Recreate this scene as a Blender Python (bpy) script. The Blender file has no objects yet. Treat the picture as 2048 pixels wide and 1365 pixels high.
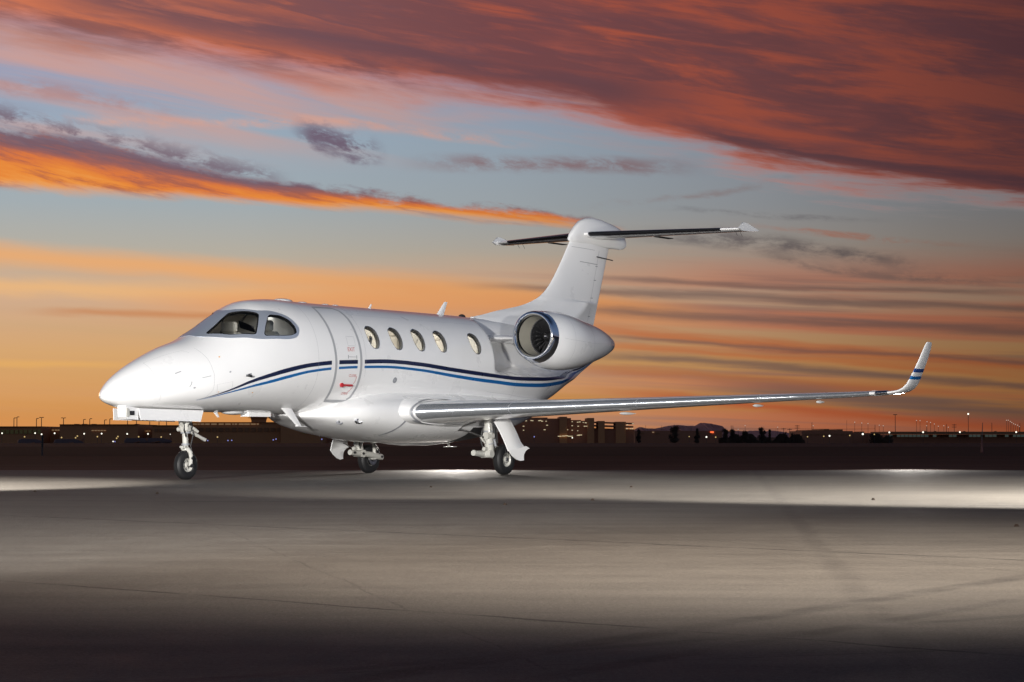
import bpy, bmesh, math, random
import numpy as np
from mathutils import Vector, Matrix
from mathutils.geometry import delaunay_2d_cdt

random.seed(7)
rng = np.random.RandomState(7)
S = bpy.context.scene
COL = S.collection
PI = math.pi

# ------------------------------------------------------------------ camera
FPX, CAMH, HORIZ = 4470.0, 0.663, 874.0
cam = bpy.data.cameras.new('camera'); camo = bpy.data.objects.new('camera', cam); COL.objects.link(camo)
cam.sensor_width = 36.0; cam.lens = FPX / 2048 * 36.0
cam.clip_start = 0.2; cam.clip_end = 60000
camo.location = (0, 0, CAMH)
camo.rotation_euler = (PI / 2 + math.atan((HORIZ - 682.5) / FPX), 0, 0)
S.camera = camo
S.view_settings.view_transform = 'Standard'; S.view_settings.look = 'None'
S.view_settings.exposure = 0; S.view_settings.gamma = 1; S.view_settings.use_curve_mapping = False
S.render.engine = 'CYCLES'
S.cycles.max_bounces = 8; S.cycles.transparent_max_bounces = 12

# ------------------------------------------------------------------ node helpers
def lin(h):
    h = h.lstrip('#'); c = [int(h[i:i + 2], 16) / 255 for i in (0, 2, 4)]
    return tuple((v / 12.92 if v <= .04045 else ((v + .055) / 1.055) ** 2.4) for v in c) + (1,)

class NG:
    def __init__(s, nt): s.nt = nt; s.N = nt.nodes; s.L = nt.links
    def new(s, t, **k):
        n = s.N.new(t)
        for a, b in k.items(): setattr(n, a, b)
        return n
    def put(s, sock, v):
        if isinstance(v, bpy.types.NodeSocket): s.L.new(v, sock)
        elif v is not None: sock.default_value = v
    def m(s, op, a, b=None, c=None, clamp=False):
        n = s.new('ShaderNodeMath', operation=op, use_clamp=clamp)
        s.put(n.inputs[0], a); s.put(n.inputs[1], b); s.put(n.inputs[2], c)
        return n.outputs[0]
    def add(s, a, b): return s.m('ADD', a, b)
    def sub(s, a, b): return s.m('SUBTRACT', a, b)
    def mul(s, a, b): return s.m('MULTIPLY', a, b)
    def ss(s, lo, hi, x):
        n = s.new('ShaderNodeMapRange', interpolation_type='SMOOTHSTEP')
        s.put(n.inputs['Value'], x); s.put(n.inputs['From Min'], lo); s.put(n.inputs['From Max'], hi)
        return n.outputs[0]
    def lerp(s, lo, hi, x, a=0., b=1.):
        n = s.new('ShaderNodeMapRange'); s.put(n.inputs['Value'], x); s.put(n.inputs['From Min'], lo); s.put(n.inputs['From Max'], hi)
        s.put(n.inputs['To Min'], a); s.put(n.inputs['To Max'], b); return n.outputs[0]
    def curve(s, x, pts):      # pts in px -> (u,v)
        n = s.new('ShaderNodeFloatCurve')
        P = [((p[0] + 300) / 2648, (874 - p[1]) / 1000) for p in pts]
        c = n.mapping.curves[0]
        while len(c.points) < len(P): c.points.new(.5, .5)
        for q, (a, b) in zip(c.points, P): q.location = (a, min(max(b, 0), 1)); q.handle_type = 'AUTO'
        n.mapping.update(); s.put(n.inputs['Value'], x)
        return n.outputs[0]
    def vec(s, x, y, z=0.):
        n = s.new('ShaderNodeCombineXYZ'); s.put(n.inputs[0], x); s.put(n.inputs[1], y); s.put(n.inputs[2], z); return n.outputs[0]
    def noise(s, v, scale, detail=5, rough=.55, dist=0., w=None):
        n = s.new('ShaderNodeTexNoise'); s.put(n.inputs['Vector'], v); n.inputs['Scale'].default_value = scale
        n.inputs['Detail'].default_value = detail; n.inputs['Roughness'].default_value = rough; n.inputs['Distortion'].default_value = dist
        return n.outputs[0]
    def mix(s, f, a, b, mode='MIX'):
        n = s.new('ShaderNodeMix', data_type='RGBA', blend_type=mode)
        s.put(n.inputs[0], f); s.put(n.inputs[6], a); s.put(n.inputs[7], b); return n.outputs[2]
    def ramp(s, x, stops):
        n = s.new('ShaderNodeValToRGB'); e = n.color_ramp.elements
        while len(e) < len(stops): e.new(.5)
        for q, (p, c) in zip(e, stops): q.position = p; q.color = c if len(c) == 4 else tuple(c) + (1,)
        s.put(n.inputs[0], x); return n.outputs[0]
    def scale(s, col, f):
        n = s.new('ShaderNodeVectorMath', operation='SCALE'); s.put(n.inputs[0], col); s.put(n.inputs['Scale'], f); return n.outputs[0]

# ------------------------------------------------------------------ world : sunset sky with streaked clouds
SUN_AZ, SUN_EL = math.radians(-20), math.radians(1.5)
W = bpy.data.worlds.new('World'); S.world = W; W.use_nodes = True
W.cycles.sampling_method = 'MANUAL'; W.cycles.sample_map_resolution = 1024
g = NG(W.node_tree); g.N.clear()
tc = g.new('ShaderNodeTexCoord').outputs['Generated']
sp = g.new('ShaderNodeSeparateXYZ'); g.L.new(tc, sp.inputs[0])
dx, dy, dz = sp.outputs
az = g.m('ARCTAN2', dx, dy)
hor = g.m('SQRT', g.add(g.mul(dx, dx), g.mul(dy, dy)))
v0 = g.mul(g.m('DIVIDE', g.m('MAXIMUM', dz, 0.), g.m('MAXIMUM', hor, .05)), 4.47)
u = g.mul(az, 4.47)                                   # one unit = 1000 px of the photograph's angle
X = g.m('DIVIDE', g.add(u, 1.324), 2.648)              # 0..1 over the curves' span
# warped streak coordinates (clouds lean down to the right, more so higher up)
lean = g.add(v0, g.mul(g.mul(u, .17), g.m('MINIMUM', g.mul(v0, 1.6), 1.)))
wv = g.vec(g.mul(u, 1.3), g.mul(lean, 5.0), 0.)
warp = g.sub(g.noise(wv, 1.6, 6, .6), .5)
fine = g.noise(g.vec(g.mul(u, 2.2), g.mul(lean, 17.), 3.), 1.7, 8, .62, .3)
strk = g.noise(g.vec(g.mul(u, .9), g.mul(lean, 11.), 7.), 1.3, 6, .55, .5)
puff = g.noise(g.vec(g.mul(u, 9.), g.mul(lean, 22.), 1.), 1.3, 8, .66, .2)
v = g.add(v0, g.mul(warp, .045))
# clear air behind the clouds
base = g.ramp(v0, [(0, lin('#de9150')), (.05, lin('#dc9a58')), (.16, lin('#dcab70')), (.27, lin('#d3b194')), (.36, lin('#bdb5a6')),
                   (.46, lin('#a9b3b8')), (.60, lin('#9fb1c1')), (.72, lin('#a0a5bd')), (1.0, lin('#8f97b4'))])
def band(x, lo, hi, soft_lo, soft_hi):
    return g.mul(g.ss(g.sub(lo, soft_lo), g.add(lo, soft_lo), x), g.sub(1., g.ss(g.sub(hi, soft_hi), g.add(hi, soft_hi), x)))
def around(x, c, hw): # bell about a curve
    return g.sub(1., g.ss(0., hw, g.m('ABSOLUTE', g.sub(x, c))))
def uband(a, b, soft): # along the azimuth, px
    A, B, s_ = (a - 1024) / 1000, (b - 1024) / 1000, soft / 1000
    return g.mul(g.ss(A - s_, A + s_, u), g.sub(1., g.ss(B - s_, B + s_, u)))
col = base
# thin pink veils in the upper left
veil = g.mul(g.ss(.42, .68, strk), g.mul(band(v, .58, .84, .06, .08), uband(-2000, 1500, 300)))
col = g.mix(g.mul(veil, .75), col, lin('#dba392'))
# low streaks: warm wash and grey-brown bars, stronger to the right
rightw = g.ss(-.1, .7, u)
lv = g.add(v0, g.mul(u, .045))
lfine = g.noise(g.vec(g.mul(u, .75), g.mul(lv, 22.), 3.), 1.5, 7, .52, .12)
lstrk = g.noise(g.vec(g.mul(u, .5), g.mul(lv, 15.), 9.), 1.3, 6, .5, .15)
low = g.sub(1., g.ss(.28, .40, v))
gb = g.mul(g.mul(g.ss(.48, .66, lfine), low), g.lerp(-.5, .5, u, .05, .6))
wash = g.mul(g.mul(g.ss(.40, .60, lstrk), low), g.lerp(-.6, .4, u, .15, .7))
col = g.mix(wash, col, g.mix(rightw, lin('#efb485'), lin('#dd8062')))
col = g.mix(gb, col, g.mix(rightw, lin('#b99486'), lin('#8d7772')))
# bright thin bars at the left
c1 = g.curve(X, [(-300, 490), (0, 517), (300, 537), (600, 560), (900, 580), (1200, 610), (2348, 700)])
b1 = g.mul(around(g.add(v0, g.mul(g.sub(fine, .5), .03)), c1, .042), g.sub(1., g.ss(.1, .5, u)))
col = g.mix(g.mul(b1, .68), col, lin('#ffb061'))
c2 = g.curve(X, [(-300, 570), (0, 580), (400, 590), (900, 600), (2348, 640)])
b2 = g.mul(around(g.add(v0, g.mul(g.sub(fine, .5), .03)), c2, .030), g.sub(1., g.ss(-.3, .2, u)))
col = g.mix(g.mul(b2, .6), col, lin('#ffc27a'))
c3 = g.curve(X, [(-300, 600), (300, 615), (700, 608), (1000, 612), (1400, 640), (2348, 700)])
b3 = g.mul(around(v, c3, .055), uband(350, 1300, 200))
col = g.mix(g.mul(b3, .75), col, lin('#f0a469'))
c3b = g.curve(X, [(-300, 740), (0, 731), (300, 733), (2348, 760)])
col = g.mix(g.mul(g.mul(around(g.add(v0, g.mul(g.sub(fine, .5), .02)), c3b, .012), uband(-400, 280, 160)), .5), col, lin('#f2b765'))
c3c = g.curve(X, [(-300, 630), (0, 629), (300, 631), (420, 634), (2348, 640)])
col = g.mix(g.mul(g.mul(around(g.add(v0, g.mul(g.sub(fine, .5), .02)), c3c, .012), uband(120, 600, 90)), .7), col, lin('#d08a5a'))
# orange bars, lower right
for pts, hw, hx, ua, ub, k in [
        ([(-300, 600), (1150, 655), (1500, 690), (1900, 725), (2348, 760)], .020, '#d97c4b', 1150, 2300, .75),
        ([(-300, 640), (1150, 690), (1400, 705), (1800, 735), (2348, 790)], .013, '#dd8550', 1150, 2000, .7),
        ([(-300, 700), (1150, 735), (1500, 760), (2348, 820)], .016, '#d3814e', 1150, 1900, .6),
        ([(-300, 740), (1200, 785), (1500, 812), (1800, 838), (2348, 880)], .018, '#d77146', 1280, 2150, .85)]:
    c_ = g.curve(X, pts)
    col = g.mix(g.mul(g.mul(around(g.add(v0, g.mul(g.sub(fine, .5), .03)), c_, hw), uband(ua, ub, 150)), k), col, lin(hx))
for pts, hw, ua, ub, k in [
        ([(-300, 540), (1200, 556), (1500, 575), (1900, 588), (2348, 610)], .010, 1200, 2000, .6),
        ([(-300, 560), (1000, 575), (1400, 592), (1800, 612), (2348, 640)], .013, 1000, 2300, .65),
        ([(-300, 580), (1200, 622), (1500, 640), (1900, 662), (2348, 690)], .016, 1150, 2300, .7),
        ([(-300, 640), (1200, 672), (1500, 695), (1900, 720), (2348, 760)], .008, 1200, 2300, .6),
        ([(-300, 660), (1200, 712), (1500, 730), (1900, 765), (2348, 800)], .013, 1200, 2300, .7),
        ([(-300, 740), (1200, 760), (1600, 785), (2000, 830), (2348, 850)], .030, 1450, 2600, .6)]:
    c_ = g.curve(X, pts)
    col = g.mix(g.mul(g.mul(around(g.add(v0, g.mul(g.sub(fine, .5), .022)), c_, hw), uband(ua, ub, 130)), k), col, lin('#7d6a66'))
# grey wisps at mid height, right
for pts, hw, ua, ub, k, hx in [
        ([(-300, 400), (1250, 470), (1500, 485), (1700, 510), (1900, 550), (2348, 590)], .026, 1330, 1800, .85, '#706b6e'),
        ([(-300, 400), (1400, 480), (1600, 525), (1800, 555), (2348, 580)], .016, 1500, 2000, .6, '#7d7371'),
        ([(-300, 400), (1300, 418), (1500, 432), (1700, 442), (2348, 470)], .010, 1380, 1700, .6, '#7a7a80'),
        ([(-300, 390), (1500, 455), (1700, 475), (1850, 490), (2348, 520)], .009, 1560, 1860, .7, '#cc8468'),
        ([(-300, 300), (800, 322), (1000, 328), (1200, 330), (1400, 336), (2348, 360)], .026, 880, 1340, .85, '#92767a'),
        ([(-300, 560), (1200, 412), (1380, 395), (1520, 372), (1650, 355), (2348, 240)], .010, 1230, 1560, .5, '#9c8684'),
        ([(-300, 180), (0, 185), (200, 205), (350, 235), (600, 262), (2348, 400)], .028, -60, 330, .7, '#b78a88'),
        ([(-300, 250), (0, 240), (250, 250), (400, 252), (700, 250), (1100, 290), (2348, 400)], .016, 150, 1000, .7, '#e2ab98')]:
    c_ = g.curve(X, pts)
    sel = g.ss(.34, .62, puff)
    col = g.mix(g.mul(g.mul(g.mul(around(g.add(v, g.mul(g.sub(fine, .5), .02)), c_, hw), uband(ua, ub, 110)), sel), k), col, lin(hx))
# small dark puffs
for pts, hw, ua, ub in [([(-300, 130), (540, 250), (600, 262), (660, 275), (730, 297), (800, 310), (2348, 700)], .034, 600, 750)]:
    c_ = g.curve(X, pts)
    col = g.mix(g.mul(g.mul(g.mul(around(g.add(v, g.mul(g.sub(puff, .5), .09)), c_, hw), uband(ua, ub, 30)), g.ss(.42, .56, puff)), 1.0), col, lin('#76677a'))
# the long orange bank running down from the left
tB = g.curve(X, [(-300, 205), (0, 262), (200, 290), (400, 332), (500, 356), (700, 380), (900, 402), (1100, 422), (1260, 455), (1400, 480), (2348, 640)])
bB = g.curve(X, [(-300, 375), (0, 388), (300, 402), (600, 418), (800, 428), (1000, 447), (1240, 468), (1400, 481), (2348, 641)])
vB = g.add(v0, g.mul(g.sub(fine, .5), .045))
vBt = g.add(vB, g.mul(g.sub(puff, .5), .05))
mB = g.mul(g.ss(-.006, .022, g.sub(vB, bB)), g.ss(-.004, .014, g.sub(tB, vBt)))
fib = g.noise(g.vec(g.mul(u, 3.2), g.mul(g.add(lean, g.mul(u, .03)), 30.), 5.), 1.6, 7, .68, .15)
tt = g.m('DIVIDE', g.sub(v0, bB), g.m('MAXIMUM', g.sub(tB, bB), .01))
tt = g.add(tt, g.add(g.mul(g.sub(strk, .5), 1.1), g.mul(g.sub(fib, .5), .9)))
ttR = g.add(tt, g.mul(g.ss(-.5, -.1, u), -.22))
cB = g.ramp(ttR, [(0, lin('#f5a04e')), (.16, lin('#f08e3c')), (.36, lin('#e07a42')), (.55, lin('#a9655a')), (.75, lin('#7d5f6a')), (1, lin('#7d6d7d'))])
cB = g.mix(g.mul(g.ss(.48, .66, fib), .70), cB, lin('#a9614f'))
col = g.mix(g.mul(mB, g.sub(1., g.ss(.1, .35, u))), col, cB)
# ragged grey fringe above it
fr = g.curve(X, [(-300, 170), (0, 235), (100, 262), (300, 300), (450, 335), (600, 370), (1000, 420), (2348, 640)])
mf = g.mul(g.mul(around(g.add(v0, g.mul(g.sub(puff, .5), .08)), fr, .034), g.ss(.40, .58, puff)), g.sub(1., g.ss(-.52, -.42, u)))
col = g.mix(g.mul(mf, .85), col, lin('#7a6675'))
# the great red canopy over the top
lA = g.curve(X, [(-300, 60), (0, 105), (200, 140), (400, 162), (600, 182), (800, 205), (1024, 230), (1200, 255), (1400, 305), (1500, 335), (1600, 352), (1800, 385), (2048, 412), (2348, 470)])
sA = g.add(g.sub(g.add(v0, g.mul(warp, .07)), lA), g.lerp(-.2, .8, u, .008, .035))
big = g.noise(g.vec(g.mul(u, 1.1), g.mul(lean, 6.5), 11.), 1.5, 7, .58, .8)
soft = g.lerp(-.6, .4, u, .095, .055)
mA = g.ss(-.008, soft, g.add(sA, g.add(g.mul(g.sub(fine, .5), .11), g.mul(g.sub(big, .5), .10))))
org = g.ramp(X, [(.08, lin('#dd7d55')), (.35, lin('#cf6c48')), (.5, lin('#b05640')), (.7, lin('#94493a')), (.88, lin('#6e3830')), (1, lin('#522a29'))])
drk = g.ramp(X, [(.08, lin('#8a5a58')), (.35, lin('#6b4c55')), (.5, lin('#66434a')), (.7, lin('#5c3b40')), (.88, lin('#472c33')), (1, lin('#332127'))])
edge = g.ramp(X, [(.08, lin('#eda07c')), (.45, lin('#dc8064')), (.65, lin('#dc7250')), (.85, lin('#b05a45')), (1, lin('#7c4038'))])
dk = g.ss(.43, .57, g.add(g.mul(big, .6), g.mul(fine, .4)))
d1 = around(g.add(v, g.mul(g.sub(fine, .5), .06)), g.curve(X, [(-300, -60), (0, -20), (200, 5), (400, 35), (700, 85), (1000, 140), (1300, 185), (2348, 260)]), .075)
d2 = around(g.add(v, g.mul(g.sub(fine, .5), .04)), g.curve(X, [(-300, 100), (1300, 225), (1500, 285), (1700, 325), (2048, 380), (2348, 430)]), .034)
dk = g.m('MAXIMUM', g.mul(dk, .85), g.m('MAXIMUM', g.mul(g.mul(d1, uband(100, 1350, 150)), .95), g.mul(d2, uband(1350, 2800, 130))))
e_ = g.mul(g.sub(1., g.ss(0., .075, sA)), g.sub(1., g.mul(d2, .6)))
cA = g.mix(dk, org, drk)
cA = g.mix(g.mul(g.ss(.5, .75, fine), .35), cA, g.scale(org, 1.25))
cA = g.mix(g.mul(g.ss(.48, .68, fib), .35), cA, g.scale(drk, 1.15))
cA = g.mix(g.mul(e_, .8), cA, edge)
col = g.mix(mA, col, cA)
# the glow fades away from the sun's side, to the right and up
fall = g.ramp(X, [(0, (1, 1, 1)), (.30, (.96, .96, .96)), (.5, (.84, .82, .82)), (.68, (.66, .61, .61)), (.82, (.45, .41, .41)), (1.0, (.26, .23, .24))])
fallc = g.mix(mA, fall, (1, 1, 1, 1))
col = g.mix(1., col, fallc, 'MULTIPLY')
# opposite the sunset: plain blue dusk
front = g.ss(.35, .93, g.m('COSINE', g.sub(az, math.radians(-4))))
high = g.ss(1.1, 3.0, v0)
dusk = g.ramp(g.mul(v0, .25), [(0, lin('#8a8187')), (.10, lin('#74829c')), (.3, lin('#6d82a4')), (.6, lin('#5d7396')), (1, lin('#465a7c'))])
wisps = g.mul(g.ss(.5, .75, g.noise(g.vec(g.m('DIVIDE', dx, g.add(dz, .15)), g.m('DIVIDE', dy, g.add(dz, .15)), 0.), .9, 6, .6, .5)), .30)
dusk = g.mix(wisps, dusk, lin('#7e7078'))
dusk = g.scale(dusk, g.mul(g.sub(1., g.mul(g.ss(.55, .85, dz), .85)), .72))
col = g.mix(g.mul(front, g.sub(1., high)), dusk, col)
bgA = g.new('ShaderNodeBackground'); g.L.new(col, bgA.inputs[0]); bgA.inputs[1].default_value = .93
ns = g.new('ShaderNodeTexSky', sky_type='NISHITA', sun_disc=False)
ns.sun_elevation = math.radians(-4); ns.sun_rotation = SUN_AZ; ns.air_density = 1.0; ns.dust_density = 2.0
bgB = g.new('ShaderNodeBackground'); g.L.new(ns.outputs[0], bgB.inputs[0]); bgB.inputs[1].default_value = .05
ad = g.new('ShaderNodeAddShader'); g.L.new(bgA.outputs[0], ad.inputs[0]); g.L.new(bgB.outputs[0], ad.inputs[1])
wo = g.new('ShaderNodeOutputWorld'); g.L.new(ad.outputs[0], wo.inputs[0])

# ------------------------------------------------------------------ lamps
def aim(o, target):
    d = Vector(target) - o.location; o.rotation_euler = d.to_track_quat('-Z', 'Y').to_euler()
sun = bpy.data.lights.new('sun', 'SUN'); sun.energy = .12; sun.angle = math.radians(6); sun.color = (1, .62, .36)
so = bpy.data.objects.new('sun', sun); COL.objects.link(so)
so.rotation_euler = Vector((-math.sin(SUN_AZ) * math.cos(SUN_EL), -math.cos(SUN_AZ) * math.cos(SUN_EL), -math.sin(SUN_EL))).to_track_quat('-Z', 'Y').to_euler()
def area(name, loc, tgt, w, size, colr=(1, .95, .88), spread=60):
    l = bpy.data.lights.new(name, 'AREA'); l.energy = w; l.shape = 'DISK'; l.size = size; l.color = colr; l.spread = math.radians(spread)
    o = bpy.data.objects.new(name, l); COL.objects.link(o); o.location = loc; aim(o, tgt); return o
def spot(name, loc, tgt, w, ang, blend, colr=(1, .94, .86), r=.25):
    l = bpy.data.lights.new(name, 'SPOT'); l.energy = w; l.spot_size = math.radians(ang); l.spot_blend = blend; l.color = colr; l.shadow_soft_size = r
    o = bpy.data.objects.new(name, l); COL.objects.link(o); o.location = loc; aim(o, tgt); return o
# photographer's strobes, on stands behind and beside the camera
spot('strobe_key', (-9.5, -5, 3.4), (-0.5, 38, 2.1), 94000, 34, .5, (1, .97, .93), r=.6)
spot('strobe_fill', (8.5, -4, 2.2), (3.0, 40, 2.3), 19000, 36, .5, (1, .97, .93), r=.5)
spot('tail_bounce_lamp', (6.6, 24.5, .3), (2.6, 46, 5.2), 2200, 13, .6, r=.15)  # added low lamp, stands in for pavement bounce under the tailplane
# strobes that sweep the pavement
spot('pavement_strobe_front', (2.1, 10.8, 5.0), (1.7, 12.3, 0), 3500, 112, .8, (1, .87, .74))
spot('pavement_strobe_middle', (-.6, 21.5, 4.2), (-.8, 27.0, 0), 2100, 60, .95)
spot('pavement_strobe_gear', (-1.2, 46.8, 1.2), (-.9, 42.0, 0), 1100, 74, .95)
spot('pavement_strobe_behind_wing', (8.4, 47.4, 1.1), (7.6, 42.4, 0), 520, 80, .95)
spot('pavement_strobe_right', (8.6, 23.4, 5.0), (8.0, 25.2, 0), 12500, 108, .18)
spot('pavement_strobe_left', (-9.6, 28.4, 4.0), (-9.9, 29.6, 0), 7500, 106, .22)

# ------------------------------------------------------------------ object helpers
def tag(o, label=None, cat=None, group=None, kind=None):
    for k, val in (('label', label), ('category', cat), ('group', group), ('kind', kind)):
        if val: o[k] = val
    return o
def empty(name, loc=(0, 0, 0), rz=0, **k):
    o = bpy.data.objects.new(name, None); COL.objects.link(o); o.location = loc; o.rotation_euler = (0, 0, rz); o.empty_display_size = .3
    return tag(o, **k)
class MB:
    def __init__(s): s.v = []; s.f = []
    def add(s, vs, fs):
        o = len(s.v); s.v += [tuple(map(float, p)) for p in vs]; s.f += [tuple(i + o for i in f) for f in fs]; return s
    def loft(s, rings, closed=True, cap0=False, cap1=False):
        n = len(rings[0]); fs = []; vs = [p for r in rings for p in r]
        for i in range(len(rings) - 1):
            for j in range(n if closed else n - 1):
                k = (j + 1) % n; fs.append((i * n + j, i * n + k, (i + 1) * n + k, (i + 1) * n + j))
        if cap0: fs.append(tuple(range(n - 1, -1, -1)))
        if cap1: fs.append(tuple((len(rings) - 1) * n + j for j in range(n)))
        return s.add(vs, fs)
    def box(s, a, b):
        x0, y0, z0 = a; x1, y1, z1 = b
        vs = [(x, y, z) for x in (x0, x1) for y in (y0, y1) for z in (z0, z1)]
        return s.add(vs, [(0, 1, 3, 2), (4, 6, 7, 5), (0, 4, 5, 1), (2, 3, 7, 6), (0, 2, 6, 4), (1, 5, 7, 3)])
    def tube(s, pts, r, n=12, caps=True):
        pts = [Vector(p) for p in pts]; rs = r if isinstance(r, (list, tuple)) else [r] * len(pts); rings = []
        up = None
        for i, p in enumerate(pts):
            d = (pts[min(i + 1, len(pts) - 1)] - pts[max(i - 1, 0)]).normalized()
            a = Vector((0, 0, 1)) if abs(d.z) < .9 else Vector((0, 1, 0))
            e1 = d.cross(a).normalized(); e2 = d.cross(e1)
            rings.append([p + (e1 * math.cos(t) + e2 * math.sin(t)) * rs[i] for t in [2 * PI * k / n for k in range(n)]])
        return s.loft(rings, True, caps, caps)
    def prism(s, poly, d0, d1):     # poly: list of 3d points, thickened by vectors
        n = len(poly); d0 = Vector(d0); d1 = Vector(d1)
        vs = [Vector(p) + d0 for p in poly] + [Vector(p) + d1 for p in poly]
        return s.add(vs, [tuple(range(n - 1, -1, -1)), tuple(range(n, 2 * n))] + [(i, (i + 1) % n, n + (i + 1) % n, n + i) for i in range(n)])
    def lathe(s, prof, c, axis='x', n=48, a0=0, a1=2 * PI):   # prof (along axis, radius)
        rings = []
        full = abs(a1 - a0 - 2 * PI) < 1e-6
        for t, r in prof:
            ring = []
            for k in range(n if full else n + 1):
                a = a0 + (a1 - a0) * k / n
                if axis == 'x': ring.append((c[0] + t, c[1] + r * math.cos(a), c[2] + r * math.sin(a)))
                elif axis == 'y': ring.append((c[0] + r * math.cos(a), c[1] + t, c[2] + r * math.sin(a)))
                else: ring.append((c[0] + r * math.cos(a), c[1] + r * math.sin(a), c[2] + t))
            rings.append(ring)
        return s.loft(rings, full)
    def build(s, name, mat, parent=None, smooth=True, flip=False, angle=35, mirror=False, recalc=True, weld=False):
        vs = s.v
        if flip: vs = [(-a, b, c) for a, b, c in vs]          # aircraft frame (x aft) -> object frame
        if mirror: vs = [(a, -b, c) for a, b, c in vs]
        me = bpy.data.meshes.new(name); me.from_pydata(vs, [], s.f)
        bm = bmesh.new(); bm.from_mesh(me)
        if weld: bmesh.ops.remove_doubles(bm, verts=bm.verts, dist=1e-4)
        if recalc: bmesh.ops.recalc_face_normals(bm, faces=bm.faces)
        bm.to_mesh(me); bm.free()
        if smooth:
            me.polygons.foreach_set('use_smooth', [True] * len(me.polygons)); me.set_sharp_from_angle(angle=math.radians(angle))
        me.materials.append(mat); o = bpy.data.objects.new(name, me); COL.objects.link(o)
        if parent: o.parent = parent
        return o
def copy_tree(o, parent=None):
    c = o.copy(); COL.objects.link(c); c.parent = parent
    for ch in list(o.children): copy_tree(ch, c)
    return c

# ------------------------------------------------------------------ materials
def mat(name, colr, rough=.5, metal=0., coat=0., bump=None, emit=None, var=0., vscale=8., spec=.5, coat_r=.05):
    m = bpy.data.materials.new(name); m.use_nodes = True; q = NG(m.node_tree); b = q.N['Principled BSDF']
    b.inputs['Base Color'].default_value = tuple(colr) + (1,) if len(colr) == 3 else colr
    b.inputs['Roughness'].default_value = rough; b.inputs['Metallic'].default_value = metal
    b.inputs['Coat Weight'].default_value = coat; b.inputs['Coat Roughness'].default_value = coat_r; b.inputs['Specular IOR Level'].default_value = spec
    if emit: b.inputs['Emission Color'].default_value = tuple(emit[0]) + (1,); b.inputs['Emission Strength'].default_value = emit[1]
    co = q.new('ShaderNodeTexCoord').outputs['Object']
    n = q.noise(co, vscale, 6, .6)
    c0 = b.inputs['Base Color'].default_value[:]
    va = max(var, .03)
    q.L.new(q.mix(n, tuple(x * (1 - va) for x in c0[:3]) + (1,), tuple(min(x * (1 + va), 1) for x in c0[:3]) + (1,)), b.inputs['Base Color'])
    q.L.new(q.lerp(.3, .7, n, max(rough - .04, 0), rough + .04), b.inputs['Roughness'])
    if bump:
        bn = q.new('ShaderNodeBump'); bn.inputs['Strength'].default_value = bump[0]; bn.inputs['Distance'].default_value = bump[1]
        q.L.new(q.noise(co, bump[2], 4, .6), bn.inputs['Height']); q.L.new(bn.outputs[0], b.inputs['Normal'])
    return m
M = {}
M['white'] = mat('white_paint', (.80, .80, .80), .30, coat=.9, coat_r=.06, var=.015, vscale=2., bump=(.02, .004, 3.))
M['navy'] = mat('navy_paint', lin('#141f3f'), .3, coat=.8)
M['blue'] = mat('blue_paint', lin('#0c5f9f'), .3, coat=.8)
M['seal'] = mat('grey_seal', (.25, .26, .28), .5)
M['doorseal'] = mat('light_grey_seal', (.36, .37, .39), .5)
M['frame_metal'] = mat('window_frame_metal', (.50, .55, .64), .38, metal=.6, var=.12, vscale=60)
M['chrome'] = mat('polished_metal', (.82, .84, .88), .07, metal=1., var=.02)
M['alu'] = mat('brushed_leading_edge', (.64, .67, .71), .24, metal=.80, var=.05, vscale=5)
M['boot'] = mat('black_boot', (.012, .012, .014), .18, coat=.4)
M['gear'] = mat('gear_white_enamel', (.46, .455, .42), .38, coat=.3, var=.12, vscale=20)
M['gearmetal'] = mat('bare_steel', (.55, .55, .55), .25, metal=1.)
M['black'] = mat('black_rubber', (.009, .009, .010), .62, var=.3, vscale=15, bump=(.3, .004, 40.))
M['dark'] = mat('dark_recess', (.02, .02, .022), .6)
M['duct'] = mat('intake_duct_beige', (.31, .295, .25), .45, var=.06)
M['blade'] = mat('fan_blade_titanium', (.10, .10, .11), .3, metal=.9)
M['red'] = mat('red_marking', (.45, .02, .03), .4)
M['redfaint'] = mat('red_lettering', (.5, .12, .12), .5)
M['grey'] = mat('grey_line', (.34, .35, .37), .5)
M['amber'] = mat('amber_marker', (.7, .35, .05), .5)
M['cream'] = mat('cream_leather', (.66, .62, .55), .55, var=.06)
M['sheep'] = mat('sheepskin', (.72, .68, .60), .9, bump=(.8, .01, 90.))
M['panel'] = mat('dark_instrument_panel', (.03, .032, .04), .6)
M['liner'] = mat('cabin_liner', (.60, .58, .54), .8)
M['ckliner'] = mat('cockpit_liner', (.34, .31, .26), .85)
def glass_mat(name, tint=(1, 1, 1), refl=1.0):
    m = bpy.data.materials.new(name); m.use_nodes = True; q = NG(m.node_tree); q.N.clear()
    t = q.new('ShaderNodeBsdfTransparent'); t.inputs[0].default_value = tuple(tint) + (1,)
    gl = q.new('ShaderNodeBsdfGlossy'); gl.inputs['Roughness'].default_value = .02
    fr = q.new('ShaderNodeFresnel'); fr.inputs[0].default_value = 1.5
    dirt = q.lerp(.35, .65, q.noise(q.new('ShaderNodeTexCoord').outputs['Object'], 5., 4), .95, 1.05)
    mx = q.new('ShaderNodeMixShader'); q.L.new(q.mul(q.m('MINIMUM', q.mul(fr.outputs[0], refl), 1.), dirt), mx.inputs[0])
    q.L.new(t.outputs[0], mx.inputs[1]); q.L.new(gl.outputs[0], mx.inputs[2])
    o = q.new('ShaderNodeOutputMaterial'); q.L.new(mx.outputs[0], o.inputs[0]); return m
M['glass'] = glass_mat('cabin_glass', (.92, .93, .90), 1.0)
M['wsglass'] = glass_mat('windshield_glass', (.72, .76, .78), 1.3)
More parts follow.
